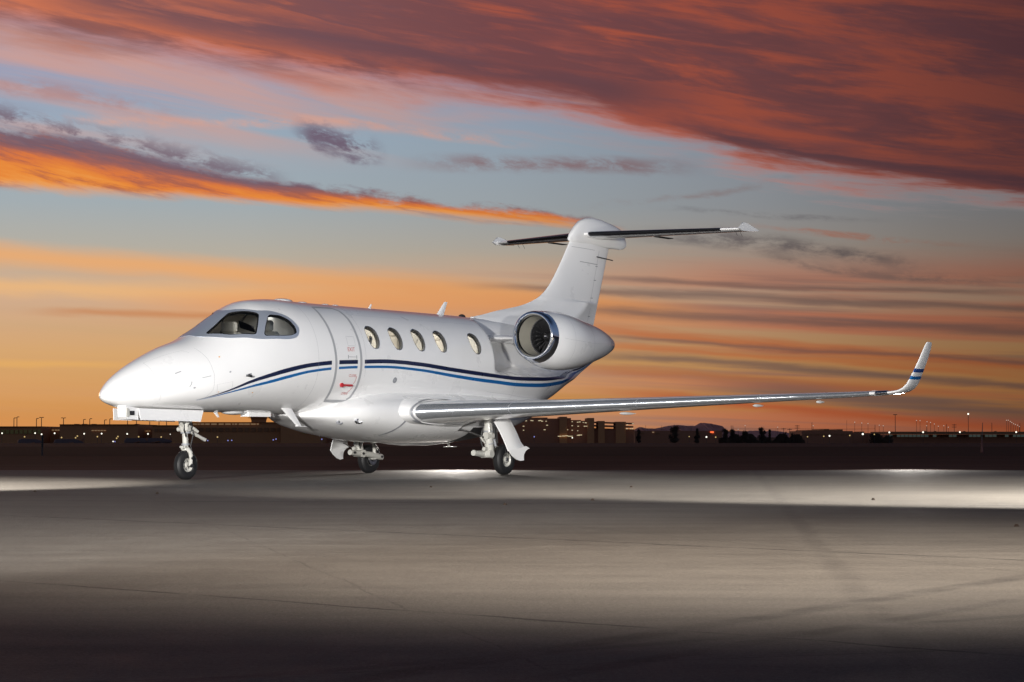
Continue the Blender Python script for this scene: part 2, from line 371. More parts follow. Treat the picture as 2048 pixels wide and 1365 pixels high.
def lamp_mat(name, c, s):
    m = mat(name, (.3, .3, .3), .4, emit=(c, s)); m.cycles.emission_sampling = 'NONE'; return m
M['lwhite'] = lamp_mat('lamp_white', (1, .96, .82), 1.7)
M['lyellow'] = lamp_mat('lamp_yellow', (1, .70, .26), .6)
M['lblue'] = lamp_mat('lamp_blue', (.35, .38, 1), .7)
M['lred'] = lamp_mat('lamp_red', (1, .16, .03), 1.2)
M['lwin'] = lamp_mat('lit_window', (1, .66, .30), .2)
M['lwin2'] = lamp_mat('lit_deck', (1, .82, .48), .6)
M['lglass'] = lamp_mat('lit_glazing', (.55, .75, .65), .055)
M['lpale'] = lamp_mat('pale_lamp', (1, .75, .6), .5)

# ------------------------------------------------------------------ ground
def ground_mat(name, c0, c1, scale, rough=.8, bump=.2, streak=None, spec=.3):
    m = bpy.data.materials.new(name); m.use_nodes = True; q = NG(m.node_tree); b = q.N['Principled BSDF']
    co = q.new('ShaderNodeTexCoord').outputs['Object']
    n = q.noise(co, scale, 8, .62); n2 = q.noise(co, scale * .07, 5, .6); t = q.add(q.mul(n, .45), q.mul(n2, .55))
    q.L.new(q.mix(q.ss(.3, .7, t), c0 + (1,), c1 + (1,)), b.inputs['Base Color'])
    b.inputs['Roughness'].default_value = rough; b.inputs['Specular IOR Level'].default_value = spec
    bn = q.new('ShaderNodeBump'); bn.inputs['Strength'].default_value = bump; bn.inputs['Distance'].default_value = .02
    q.L.new(n, bn.inputs['Height']); q.L.new(bn.outputs[0], b.inputs['Normal']); return m
def apron_mat():
    m = bpy.data.materials.new('apron_concrete'); m.use_nodes = True; q = NG(m.node_tree); b = q.N['Principled BSDF']
    co = q.new('ShaderNodeTexCoord').outputs['Object']
    s_ = q.new('ShaderNodeSeparateXYZ'); q.L.new(co, s_.inputs[0]); x, y, z = s_.outputs
    grain = q.noise(co, 38., 5, .8); med = q.noise(co, 3.2, 7, .65); big = q.noise(co, .35, 5, .6, .6)
    long = q.noise(q.vec(q.mul(x, .18), q.mul(y, 1.6), 0.), 1.6, 6, .62)
    speck = q.noise(co, 90., 2, .9)
    t = q.add(q.add(q.mul(grain, .42), q.mul(med, .18)), q.add(q.mul(big, .18), q.mul(long, .22)))
    c = q.ramp(t, [(.36, (.046, .042, .037)), (.46, (.086, .079, .069)), (.54, (.112, .103, .090)), (.66, (.170, .156, .136))])
    wob = q.mul(q.sub(q.noise(co, .9, 5, .6), .5), .35); wob2 = q.mul(q.sub(q.noise(co, 14., 3, .6), .5), .03)
    def line(x0, y0, x1, y1, w, k, wk=.5):
        L = math.hypot(x1 - x0, y1 - y0); nx, ny = (y1 - y0) / L, -(x1 - x0) / L
        d = q.m('ABSOLUTE', q.add(q.add(q.add(q.mul(x, nx), q.mul(y, ny)), -(x0 * nx + y0 * ny)), q.add(q.mul(wob, wk), wob2)))
        return q.mul(q.sub(1., q.ss(w * .3, w, d)), k)
    marks = None
    for L in [(0, 6.8, 2.46, 10.7, .10, .55, .15), (.35, 6.6, 2.9, 10.4, .08, .5, .15), (-4.35, 19, 2.75, 12.05, .05, .8, .6), (-2.4, 10.4, 1.56, 6.8, .025, .95, .5), (-.4, 6.5, 2.2, 8.6, .06, .4, .3), (1.2, 6.7, 1.9, 14, .09, .25, .4),
              (-9, 24, 8, 21, .25, .45, .8), (-1.2, 12.2, -.5, 9.1, .01, .4, .3), (-8, 34, 20, 30, .25, .16, .9)]:
        l = line(*L); marks = l if marks is None else q.m('MAXIMUM', marks, l)
    marks = q.mul(marks, q.ss(.3, .6, q.noise(co, 2.1, 5, .6)))
    c = q.mix(marks, c, (.025, .023, .022, 1))
    # expansion joints every 6.1 m
    jx = q.m('ABSOLUTE', q.sub(q.m('FRACT', q.m('DIVIDE', q.add(q.mul(x, .94), q.mul(y, .34)), 6.1)), .5))
    jy = q.m('ABSOLUTE', q.sub(q.m('FRACT', q.m('DIVIDE', q.sub(q.mul(y, .94), q.mul(x, .34)), 6.1)), .5))
    jj = q.mul(q.m('MAXIMUM', q.ss(.4975, .4992, jx), q.ss(.4975, .4992, jy)), .35)
    c = q.mix(jj, c, (.03, .028, .026, 1))
    c = q.mix(q.mul(q.ss(.56, .72, speck), .55), c, (.24, .225, .20, 1)); c = q.mix(q.mul(q.ss(.46, .32, speck), .5), c, (.03, .027, .024, 1))
    sto = q.ss(.70, .76, q.noise(co, 9., 2, .4)); c = q.mix(q.mul(sto, .12), c, (.03, .028, .027, 1))
    q.L.new(c, b.inputs['Base Color']); q.L.new(q.lerp(.3, .7, med, .62, .85), b.inputs['Roughness']); b.inputs['Specular IOR Level'].default_value = .2
    bn = q.new('ShaderNodeBump'); bn.inputs['Strength'].default_value = .9; bn.inputs['Distance'].default_value = .010
    q.L.new(q.add(grain, q.mul(med, .8)), bn.inputs['Height']); q.L.new(bn.outputs[0], b.inputs['Normal']); return m
def strip(name, x0, x1, prof, m, kind='structure', nx=24, jitter=0):
    mb = MB(); rings = []
    for (y, z) in prof:
        rings.append([(x0 + (x1 - x0) * i / nx, y + (random.uniform(-jitter, jitter) if jitter else 0), z) for i in range(nx + 1)])
    mb.loft(rings, False); o = mb.build(name, m, smooth=False, recalc=False)
    me = o.data
    if me.polygons[0].normal.z < 0: me.flip_normals()
    return tag(o, kind=kind)
M['apron'] = apron_mat()
M['taxi'] = ground_mat('taxiway_asphalt', (.040, .013, .009), (.056, .018, .012), .8, .9, .15, spec=.08)
M['grass'] = ground_mat('dry_grass', (.016, .005, .003), (.022, .008, .005), 1.5, .95, .5, spec=.1)
M['dirt'] = ground_mat('service_road_dirt', (.06, .028, .020), (.08, .038, .027), .5, .9, .2, spec=.1)
M['far'] = ground_mat('far_terrain', (.02, .014, .011), (.03, .02, .015), .02, .95, .1, spec=.1)
M['paintline'] = ground_mat('worn_line_paint', (.10, .06, .045), (.16, .09, .07), 3., .6, .1)
strip('apron_pavement', -70, 110, [(-40, 0), (0, 0), (20, 0), (44.3, 0)], M['apron'])
strip('ground', -26000, 26000, [(-3000, -.012), (40, -.012), (234, -.012), (265, -4), (800, -4), (3000, -4), (27000, -4)], M['far'])
strip('taxiway', -900, 900, [(44.3, -.008), (60, -.008), (78.5, -.008)], M['taxi'])
strip('grass_verge', -1500, 1500, [(78.5, -.004), (100, -.002), (152, -.004)], M['grass'])
strip('service_road', -2500, 2500, [(152, -.006), (190, -.003), (233.9, -.006)], M['dirt'])
for nm, x0, x1, y, w in [('painted_line', -8.5, 18, 64.2, .16), ('painted_line', -200, 200, 52.5, .10), ('painted_line', -200, 200, 47.6, .12), ('pavement_edge_line', -200, 200, 44.75, .22)]:
    strip(nm, x0, x1, [(y, -.003), (y + w, -.003)], M['paintline'], nx=4)
# small stones scattered on the apron
sm = MB()
for (px, py) in [(72, 984), (316, 988), (862, 975), (1185, 1001), (1262, 975), (2030, 1053), (1010, 1010), (1745, 1000)]:
    D = CAMH * FPX / (py - HORIZ); xx = (px - 1024) / FPX * D; r = .022
    k = random.random() * 6
    ring = [(xx + r * math.cos(k + t), D + r * math.sin(k + t), 0) for t in (0, 1.3, 2.6, 3.9, 5.2)]
    top = [(xx + .5 * r * math.cos(k + t), D + .5 * r * math.sin(k + t), r * .9) for t in (0, 1.3, 2.6, 3.9, 5.2)]
    sm.loft([ring, top], True, False, True)
tag(sm.build('loose_gravel', M['far'], smooth=False), kind='stuff')

# ================================================================== THE AIRCRAFT  (frame: x aft from the nose, y to its left wing, z up)
TH = math.radians(55.8)
jet = empty('business_jet', (-6.043, 33.27, 0), PI + TH, label='white twin-engine business jet with navy and blue cheatline parked on the floodlit apron', cat='aircraft')
ST = np.array([-.08, -.02, .13, .45, .8, 1.2, 1.7, 2.1, 2.6, 3.1, 3.7, 4.4, 6.0, 8.0, 9.3, 10.5, 11.5, 12.3, 13.0, 13.62])
FW = np.array([0, .125, .225, .34, .46, .565, .68, .75, .825, .88, .92, .935, .935, .935, .92, .84, .68, .50, .30, .10])
FC = np.array([1.28, 1.275, 1.26, 1.28, 1.32, 1.38, 1.47, 1.56, 1.68, 1.78, 1.87, 1.91, 1.92, 1.92, 1.95, 2.05, 2.15, 2.22, 2.28, 2.4])
FT = np.array([1.28, 1.385, 1.526, 1.723, 1.883, 2.04, 2.195, 2.384, 2.656, 2.849, 2.897, 2.883, 2.874, 2.864, 2.85, 2.82, 2.8, 2.78, 2.75, 2.7])
FB = np.array([1.28, 1.195, 1.14, 1.078, 1.062, 1.059, 1.057, 1.049, 1.048, 1.044, 1.032, 1.01, 1.0, 1.0, 1.0, 1.08, 1.295, 1.616, 1.866, 2.146])
def slopes(Xs, Y):
    h = np.diff(Xs); d = np.diff(Y) / h; m = np.zeros(len(Xs)); m[0] = d[0]; m[-1] = d[-1]
    for i in range(1, len(Xs) - 1):
        if d[i - 1] * d[i] > 0:
            w1 = 2 * h[i] + h[i - 1]; w2 = h[i] + 2 * h[i - 1]; m[i] = (w1 + w2) / (w1 / d[i - 1] + w2 / d[i])
    return m
def pchip(Xs, Y, x):
    m = slopes(Xs, Y); i = np.clip(np.searchsorted(Xs, x) - 1, 0, len(Xs) - 2); h = Xs[i + 1] - Xs[i]; t = (x - Xs[i]) / h
    return Y[i] * (1 + 2 * t) * (1 - t) ** 2 + m[i] * h * t * (1 - t) ** 2 + Y[i + 1] * t * t * (3 - 2 * t) + m[i + 1] * h * t * t * (t - 1)
def sst(a, b, x):
    t = np.clip((x - a) / (b - a), 0, 1); return t * t * (3 - 2 * t)
def prof(Y, x): return pchip(np.sqrt(ST + .08), Y, np.sqrt(np.maximum(x + .08, 0)))
def surf(x, ph, off=0.):
    x = np.atleast_1d(np.asarray(x, float)); ph = np.atleast_1d(np.asarray(ph, float))
    w = prof(FW, x); zc = prof(FC, x); zt = prof(FT, x); zb = prof(FB, x); sn = np.sin(ph); cs = np.cos(ph)
    h = np.where(sn >= 0, zt - zc, zc - zb)
    y = (w + off) * np.sign(cs) * np.abs(cs) ** .94; z = zc + (h + off) * sn
    D = .60 * sst(8.82, 9.36, x) * sst(1.76, 1.96, z)
    return np.stack([x, y * (1 - D), z], -1)
KP = .92
def inside(poly, pts):
    px, py = pts[:, 0], pts[:, 1]; c = np.zeros(len(pts), bool); n = len(poly); j = n - 1
    for i in range(n):
        xi, yi = poly[i]; xj, yj = poly[j]
        if yi != yj:
            c ^= ((yi > py) != (yj > py)) & (px < (xj - xi) * (py - yi) / (yj - yi) + xi)
        j = i
    return c
def dist_poly(poly, pts):
    P = np.asarray(poly); Q = np.roll(P, -1, 0); best = np.full(len(pts), 1e9)
    for a, b in zip(P, Q):
        ab = b - a; t = np.clip(((pts - a) @ ab) / max(ab @ ab, 1e-12), 0, 1); d = np.linalg.norm(pts - (a + t[:, None] * ab), axis=1); best = np.minimum(best, d)
    return best
def smooth_outline(pts, n=6):      # closed Catmull-Rom
    pts = [np.array(p, float) for p in pts]; L = len(pts); out = []
    for i in range(L):
        p0, p1, p2, p3 = pts[i - 1], pts[i], pts[(i + 1) % L], pts[(i + 2) % L]
        for k in range(n):
            t = k / n; out.append(.5 * ((2 * p1) + (-p0 + p2) * t + (2 * p0 - 5 * p1 + 4 * p2 - p3) * t * t + (-p0 + 3 * p1 - 3 * p2 + p3) * t ** 3))
    return out
def rounded(pts, r=.25, n=5):      # round the corners of a polygon
    pts = [np.array(p, float) for p in pts]; L = len(pts); out = []
    for i in range(L):
        a, b, c = pts[i - 1], pts[i], pts[(i + 1) % L]; p = b + (a - b) * r; q = b + (c - b) * r
        for k in range(n + 1):
            t = k / n; out.append((1 - t) ** 2 * p + 2 * t * (1 - t) * b + t * t * q)
    return out
def mirror_phi(ol): return [(x, PI - p) for x, p in ol]
def resample(ol, d):
    out = []; L = len(ol)
    for i in range(L):
        a = np.array(ol[i]); b = np.array(ol[(i + 1) % L]); n = max(1, int(math.ceil(np.linalg.norm((b - a) * [1, KP]) / d)))
        for k in range(n): out.append(a + (b - a) * k / n)
    return out
def cdt(outline, holes, grid, edges_min):
    """triangulate in (x, phi*KP) inside outline (or everything if None), leaving holes out"""
    V = []; E = []
    def loop(ol):
        o = len(V); n = len(ol); V.extend([(p[0], p[1] * KP) for p in ol]); E.extend([(o + i, o + (i + 1) % n) for i in range(n)])
    pts = np.array([(a, b * KP) for a, b in grid]); keep = np.ones(len(pts), bool)
    polys = []
    if outline is not None:
        P = [(p[0], p[1] * KP) for p in outline]; keep &= inside(P, pts) & (dist_poly(P, pts) > edges_min); loop(outline)
    for h in holes:
        P = [(p[0], p[1] * KP) for p in h]; polys.append(P); keep &= ~inside(P, pts) & (dist_poly(P, pts) > edges_min); loop(h)
    V.extend(map(tuple, pts[keep]))
    r = delaunay_2d_cdt([Vector(p) for p in V], E, [], 0, 1e-7)
    vs = np.array([(p.x, p.y) for p in r[0]]); F = np.array([f for f in r[2] if len(f) == 3])
    cen = vs[F].mean(1); ok = np.ones(len(F), bool)
    if outline is not None: ok &= inside([(p[0], p[1] * KP) for p in outline], cen)
    for P in polys: ok &= ~inside(P, cen)
    return vs / np.array([1, KP]), F[ok]
def grid_in(ol, d):
    a = np.array(ol); x0, p0 = a.min(0); x1, p1 = a.max(0)
    return [(x, p) for i, x in enumerate(np.arange(x0, x1, d)) for p in np.arange(p0, p1, d / KP)]
def patch(outline, off, d=.07, holes=()):
    ol = resample(outline, d); hs = [resample(h, d) for h in holes]
    vs, F = cdt(ol, hs, grid_in(ol, d), d * .4); P = surf(vs[:, 0], vs[:, 1], off)
    mb = MB(); mb.add(P, [tuple(map(int, f)) for f in F]); return mb
def rim(mb, outline, o0, o1, d=.04):
    ol = np.array(resample(outline, d)); A = surf(ol[:, 0], ol[:, 1], o0); B = surf(ol[:, 0], ol[:, 1], o1); n = len(ol)
    mb.add(list(A) + list(B), [(i, (i + 1) % n, n + (i + 1) % n, n + i) for i in range(n)]); return mb
def jb(mb, name, m, parent=None, **k): return mb.build(name, m, parent or jet, flip=True, **k)

# ---- openings
WIN = [(0, 0)] * 0
def cabin_outline(cx):
    return smooth_outline([(cx - .145, .60), (cx - .03, .672), (cx + .10, .625), (cx + .155, .50), (cx + .15, .33), (cx + .08, .222), (cx - .05, .222), (cx - .14, .33), (cx - .165, .46)], 5)
CAB = [[tuple(np.array([x, .445]) + (np.array(p) - [x, .445]) * .93) for p in cabin_outline(x)] for x in (5.36, 6.0, 6.64, 7.28, 8.32)]
WS = rounded([(1.90, 1.275), (2.30, 1.365), (2.55, 1.40), (2.72, 1.215), (2.885, .985), (2.74, .80), (2.605, .63), (2.2, .885)], .22)
QW = rounded([(2.735, .555), (2.86, .73), (3.03, .895), (3.255, .835), (3.39, .72), (3.455, .58), (3.44, .475), (3.30, .445), (3.03, .474)], .3)
holes = CAB + [WS, QW]
holes = holes + [mirror_phi(h) for h in holes]
# ---- fuselage skin
xs = np.unique(np.concatenate([-.0799 + np.linspace(0, 1, 14) ** 2 * .35, np.arange(.3, 13.6, .085), [13.62]]))
xs = np.sort(np.unique(np.concatenate([xs, np.arange(8.7, 9.6, .035)])))
phs = np.linspace(-PI / 2, 1.5 * PI, 97)
gr = [(x, p) for x in xs for p in phs]
hr = [resample(h, .035) for h in holes]
vs, F = cdt(None, hr, gr, .018)
P3 = surf(vs[:, 0], vs[:, 1]); mb = MB(); mb.add(P3, [tuple(map(int, f)) for f in F])
n_ = len(phs); tail = surf(np.full(n_ - 1, 13.62), phs[:-1]); mb.add(tail, [tuple(range(n_ - 1))])
fus = jb(mb, 'fuselage', M['white'], weld=True)
# reveals, seals, panes
for side, hs in ((1, CAB), (-1, [mirror_phi(h) for h in CAB])):
    for h in hs:
        fm = MB(); rim(fm, h, .004, -.055)
        outer = np.array(h); c_ = outer.mean(0); big_ = [tuple(c_ + (p - c_) * 1.05) for p in outer]
        fr_ = jb(patch(big_, .005, .05, [h]), 'cabin_window', M['gearmetal'])
        o = MB(); rim(o, h, .006, -.04); jb(o, 'window_seal', M['dark'], fr_)
        jb(patch([tuple(c_ + (p - c_) * 1.01) for p in outer], -.030, .06), 'pane', M['glass'], fr_)
FRO = [(1.80, PI / 2), (1.815, 1.28), (2.095, .895), (2.40, .68), (2.70, .515), (3.147, .405), (3.40, .405), (3.50, .49), (3.52, .60), (3.40, .80), (3.16, .955), (2.91, 1.06), (2.72, 1.33), (2.62, PI / 2)]
FRO = FRO + [(x, PI - p) for x, p in FRO[-2:0:-1]]
FRO = [tuple(p) for p in smooth_outline(FRO, 4)]
ckf = jb(patch(FRO, .004, .06, [WS, QW, mirror_phi(WS), mirror_phi(QW)]), 'windshield_frame', M['frame_metal'])
o = MB(); rim(o, FRO, .004, -.004); jb(o, 'frame_edge', M['frame_metal'], ckf)
for h, nm in ((WS, 'windshield'), (QW, 'side_window'), (mirror_phi(WS), 'windshield'), (mirror_phi(QW), 'side_window')):
    hh = np.array(h); c_ = hh.mean(0)
    w_ = jb(patch([tuple(c_ + (p - c_) * 1.01) for p in hh], -.012, .06), nm, M['wsglass'])
    o = patch(h, .006, .05, [[tuple(c_ + (p - c_) * .955) for p in hh]]); rim(o, h, .006, -.02); jb(o, 'black_seal', M['boot'], w_)
# ---- interior, seen through the glass
def liner(x0, x1, m, name, off):
    mb = MB(); rings = []
    for x in np.linspace(x0, x1, 40): rings.append([tuple(p) for p in surf(np.full(48, x), np.linspace(-.55, PI + .55, 48), off)])
    mb.loft(rings, False)
    return mb
hin = CAB + [mirror_phi(h) for h in CAB]
def liner_cut(x0, x1, hs, off, m):
    gx = np.linspace(x0, x1, int((x1 - x0) / .12) + 2); gp = np.linspace(-.6, PI + .6, 44)
    ol = [(x, -.6) for x in gx] + [(x1, p) for p in gp[1:]] + [(x, PI + .6) for x in gx[::-1][1:]] + [(x0, p) for p in gp[::-1][1:-1]]
    v_, f_ = cdt(ol, [resample(h, .06) for h in hs], [(x, p) for x in gx for p in gp], .03)
    mb = MB(); mb.add(surf(v_[:, 0], v_[:, 1], off), [tuple(map(int, f)) for f in f_]); return mb
jb(liner_cut(3.75, 8.72, hin, -.07, None), 'cabin_wall', M['liner'], recalc=False)
jb(liner_cut(1.95, 3.72, [WS, QW, mirror_phi(WS), mirror_phi(QW)], -.05, None), 'cockpit_lining', M['ckliner'], recalc=False)
fl = MB(); fl.box((1.9, -.6, 1.42), (8.7, .6, 1.45)); jb(fl, 'cabin_floor', M['ckliner'])
bh = MB()
for x in (3.73, 8.70):
    bh = MB(); bh.add(list(surf(np.full(40, x), np.linspace(-.55, PI + .55, 40), -.08)), [tuple(range(40))]); jb(bh, 'bulkhead', M['liner'])

def seat(x, y, face, m, name, back=.62, zt=1.45):
    mb = MB()
    def rbox(a, b, r=.04):
        x0, y0, z0 = a; x1, y1, z1 = b; rings = []
        for z, k in ((z0, r), (z0 + r, 0), (z1 - r, 0), (z1, r)):
            pts = []
            for cx_, cy_, a0 in ((x1 - r, y1 - r, 0), (x0 + r, y1 - r, 90), (x0 + r, y0 + r, 180), (x1 - r, y0 + r, 270)):
                for t in (0, 45, 90):
                    q_ = math.radians(a0 + t); rr = max(r - k, .005); pts.append((cx_ + rr * math.cos(q_), cy_ + rr * math.sin(q_), z))
            rings.append(pts)
        mb.loft(rings, True, True, True)
    rbox((x - .25, y - .24, zt + .15), (x + .25, y + .24, zt + .42))
    bx0 = x + .18 * face
    lo, hi = sorted((bx0, bx0 + .14 * face)); rbox((lo, y - .24, zt + .30), (hi, y + .24, zt + .42 + back))
    lo, hi = sorted((bx0 - .01, bx0 + .10 * face)); rbox((lo, y - .14, zt + .42 + back), (hi, y + .14, zt + .60 + back), .03)
    for s_ in (-1, 1): rbox((x - .2, y + s_ * .26 - .03, zt + .42), (x + .2, y + s_ * .26 + .03, zt + .62), .02)
    return jb(mb, name, m)
for x, f_ in ((5.15, -1), (6.15, 1), (6.55, -1), (7.55, 1)):
    for y in (-.47, .47): seat(x, y, f_, M['cream'], 'cabin_seat', .50)
for y in (-.38, .38): seat(2.95, y, 1, M['sheep'], 'pilot_seat', .50, 1.42)
gs = MB(); gs.prism([(1.9, -.44, 1.93), (2.25, -.44, 2.13), (2.35, -.44, 2.05), (2.35, -.44, 1.5), (1.9, -.44, 1.5)], (0, 0, 0), (0, .88, 0)); jb(gs, 'glareshield', M['panel'])
for y in (-.38, .38):
    yk = MB(); yk.tube([(2.35, y, 1.95), (2.48, y, 1.95)], .03); yk.tube([(2.48, y - .15, 2.02), (2.48, y - .12, 1.92), (2.48, y + .12, 1.92), (2.48, y + .15, 2.02)], .018); jb(yk, 'control_yoke', M['panel'])
vz = MB(); vz.prism([(2.62, .30, 2.50), (2.62, .60, 2.40), (2.66, .60, 2.30), (2.66, .30, 2.38)], (0, 0, 0), (.02, 0, 0)); jb(vz, 'sun_visor', M['dark'])

def lamp_in(x, y, z, w, name):
    l = bpy.data.lights.new(name, 'AREA'); l.energy = w; l.shape = 'RECTANGLE'; l.size = 1.2; l.size_y = .12; l.color = (1, .97, .93)
    o_ = bpy.data.objects.new(name, l); COL.objects.link(o_); o_.parent = jet; o_.location = (-x, y, z)
for x in (5.2, 6.6, 8.0): lamp_in(x, 0, 2.70, 20, 'cabin_ceiling_light')
lamp_in(3.2, 0, 2.62, 3.2, 'cockpit_dome_light')

# ---- stripes (flat print, a hair proud of the skin)
def interp_curve(pts, x):
    a = np.array(pts); return pchip(a[:, 0], a[:, 1], x)
def z_of(x, ph): return float(surf(x, ph)[0, 2])
def pathband(top, bot, x0, x1, off=.0025, n=None, skip=()):
    mb = MB(); n = n or int((x1 - x0) / .03) + 2; X_ = np.linspace(x0, x1, n); T = interp_curve(top, X_); B = interp_curve(bot, X_); rows = []
    for k in np.linspace(0, 1, 6): rows.append([tuple(p) for p in surf(X_, T * (1 - k) + B * k, off)])
    mb.loft(rows, False); return mb
S1T = [(1.40, -.545), (1.97, -.285), (2.35, -.145), (2.76, -.085), (3.19, -.045), (3.65, -.03), (4.19, -.008), (4.945, .016), (5.73, .040), (6.58, .014), (7.46, -.052), (8.38, -.118), (9.05, -.175), (10.1, -.262), (11.25, -.37), (12.1, -.48), (12.66, -.57), (13.1, -.68), (13.55, -.80)]
S1B = [(1.40, -.552), (1.98, -.338), (2.36, -.228), (2.77, -.180), (3.20, -.140), (3.65, -.108), (4.19, -.083), (4.945, -.055), (5.73, -.030), (6.58, -.058), (7.46, -.127), (8.39, -.194), (9.05, -.245), (10.1, -.335), (11.25, -.445), (12.1, -.56), (12.66, -.66), (13.1, -.78), (13.55, -.92)]
S2T = [(1.40, -.570), (1.99, -.368), (2.37, -.300), (2.78, -.254), (3.21, -.204), (3.66, -.166), (4.20, -.130), (4.95, -.092), (5.73, -.073), (6.58, -.104), (7.47, -.174), (8.40, -.243), (9.06, -.292), (10.1, -.385), (11.25, -.495), (12.1, -.61), (12.66, -.71), (13.1, -.83), (13.55, -.97)]
S2B = [(1.40, -.578), (2.00, -.412), (2.39, -.358), (2.80, -.325), (3.22, -.270), (3.67, -.216), (4.20, -.176), (4.955, -.137), (5.74, -.119), (6.59, -.152), (7.48, -.232), (8.43, -.311), (9.09, -.362), (10.1, -.460), (11.25, -.585), (12.1, -.72), (12.66, -.83), (13.1, -.95), (13.55, -1.09)]
mp = lambda c_: [(x, PI - p) for x, p in c_]
for T, B, m in ((S1T, S1B, 'navy'), (S2T, S2B, 'blue')):
    for a, b in ((1.40, 4.185), (4.375, 4.86), (5.045, 13.55)):
        jb(pathband(T, B, a, b), 'stripe', M[m])
    jb(pathband(mp(T), mp(B), 1.40, 13.55), 'stripe', M[m])

# ---- main entry door
def ribbon(pts, w, off=.003, seg=.03):
    """ribbon along a path in (x,phi) with real width w"""
    P = [np.array(p, float) for p in pts]; path = [P[0]]
    for a, b in zip(P[:-1], P[1:]):
        n = max(1, int(np.linalg.norm((b - a) * [1, KP]) / seg))
        for k in range(1, n + 1): path.append(a + (b - a) * k / n)
    A = []; B = []
    for i, p in enumerate(path):
        d = (path[min(i + 1, len(path) - 1)] - path[max(i - 1, 0)]) * [1, KP]; d /= np.linalg.norm(d); nn = np.array([-d[1], d[0]]) * w / 2
        A.append(p + nn / [1, KP]); B.append(p - nn / [1, KP])
    A = np.array(A); B = np.array(B); mb = MB()
    rows = [[tuple(q) for q in surf(*(A * (1 - k) + B * k).T, off)] for k in (0, .5, 1)]; mb.loft(rows, False); return mb
DO = [(4.275, 1.10), (4.245, .80), (4.255, .5), (4.275, .2), (4.295, -.04), (4.305, -.28), (4.32, -.52), (4.34, -.80), (4.60, -.815), (4.86, -.79), (4.925, -.72), (4.955, -.5), (4.956, -.25), (4.95, -.03), (4.944, .2), (4.928, .5), (4.935, .8), (4.905, 1.03), (4.80, 1.13), (4.5, 1.125)]
dr = jb(patch(DO, .0015, .06), 'entry_door', M['white'])
jb(ribbon(DO + [DO[0]], .055, .0042), 'door_seal', M['doorseal'], dr)
jb(ribbon([(4.36, -.775), (4.86, -.77)], .02, .006), 'door_sill', M['white'], dr)
jb(ribbon([(4.33, -.83), (4.60, -.845), (4.88, -.81)], .035, .006), 'step_hinge', M['grey'], dr)
# handle and its marks
hd = MB(); A = surf(np.linspace(4.53, 4.80, 10), np.full(10, -.455), .022); hd.tube([tuple(p) for p in A], .018, 8)
k_ = surf(4.53, -.455, .02)[0]; hd.lathe([(-.012, .03), (-.012, .036), (.015, .036), (.015, 0)], (k_[0], k_[1], k_[2]), 'y', 16)
jb(hd, 'door_handle', M['red'], dr)
jb(ribbon([(4.84, -.43), (4.865, -.38), (4.87, -.32), (4.872, -.28)], .010, .0045), 'arrow_mark', M['redfaint'], dr)
jb(ribbon([(4.85, -.49), (4.82, -.56), (4.78, -.61)], .010, .0045), 'arrow_mark', M['redfaint'], dr)
jb(ribbon([(4.60, .06), (4.84, .06)], .007, .0045), 'arrow_mark', M['grey'], dr)
for xx in (4.61, 4.83): jb(ribbon([(xx, .03), (xx, .09)], .018, .0048), 'arrow_head', M['grey'], dr)
jb(ribbon([(4.63, .25), (4.83, .25), (4.83, .42), (4.63, .42), (4.63, .25)], .004, .0045), 'latch_panel_line', M['grey'], dr)
def text_on(s_, x, ph, size, m, parent, name='lettering'):
    cu = bpy.data.curves.new('txt', 'FONT'); cu.body = s_; cu.size = size; cu.align_x = 'CENTER'
    to = bpy.data.objects.new('txt', cu); COL.objects.link(to)
    dg = bpy.context.evaluated_depsgraph_get(); me = bpy.data.meshes.new_from_object(to.evaluated_get(dg))
    co = np.array([v_.co[:] for v_ in me.vertices]); fs = [tuple(p.vertices) for p in me.polygons]
    bpy.data.objects.remove(to)
    mb = MB(); mb.add(surf(x + co[:, 0], ph + co[:, 1] / .93, .0045), fs); return jb(mb, name, m, parent, smooth=False)
text_on('EXIT', 4.70, .155, .095, M['redfaint'], dr)
text_on('CLOSE', 4.76, -.30, .065, M['redfaint'], dr)
text_on('OPEN', 4.72, -.66, .065, M['redfaint'], dr)

# ---- panel lines and small fittings on the nose
def pl(pts, w=.006, m='grey', name='panel_line', off=.003): return jb(ribbon(pts, w, off), name, M[m])
pl([(1.04 - .05, .455), (1.10, .47)], .022, 'grey', 'vent_slot'); pl([(1.44, .205), (1.60, .205)], .012, 'grey', 'vent_slot')
pl([(1.205, .06), (1.235, .105), (1.25, .17)], .014, 'grey', 'vent_slot'); pl([(.10, .60), (.30, .76)], .008, 'grey', 'panel_line')
pl([(1.52, 1.0), (1.62, .6), (1.66, .2), (1.63, -.2), (1.55, -.45)], .004, 'grey'); pl([(.62, 1.2), (1.0, 1.12), (1.3, 1.03), (1.38, .9)], .004, 'grey')
for xx, a0, a1 in ((3.86, -1.2, 1.45), (5.08, -.30, 1.45), (9.62, -1.0, -.28), (10.9, -1.1, -.40), (12.0, -1.2, -.52)):
    pl([(xx, a0 + (a1 - a0) * k / 10) for k in range(11)], .0035, 'grey')
pl([(5.0, .93), (6.5, .93), (8.7, .93)], .003, 'grey'); pl([(1.7, -.02), (2.0, -.04), (2.0, -.30), (1.72, -.32), (1.7, -.02)], .0035, 'grey')
pl([(.62, 1.2), (.66, .6), (.70, .1), (.72, -.4)], .003, 'grey'); pl([(8.75, -.52), (9.5, -.58), (10.6, -.78)], .0035, 'grey')
for xx, pp in ((1.818, .564), (1.744, -.301), (2.477, -.509)): pl([(xx, pp), (xx + .02, pp - .02)], .022, 'amber', 'fastener_mark')
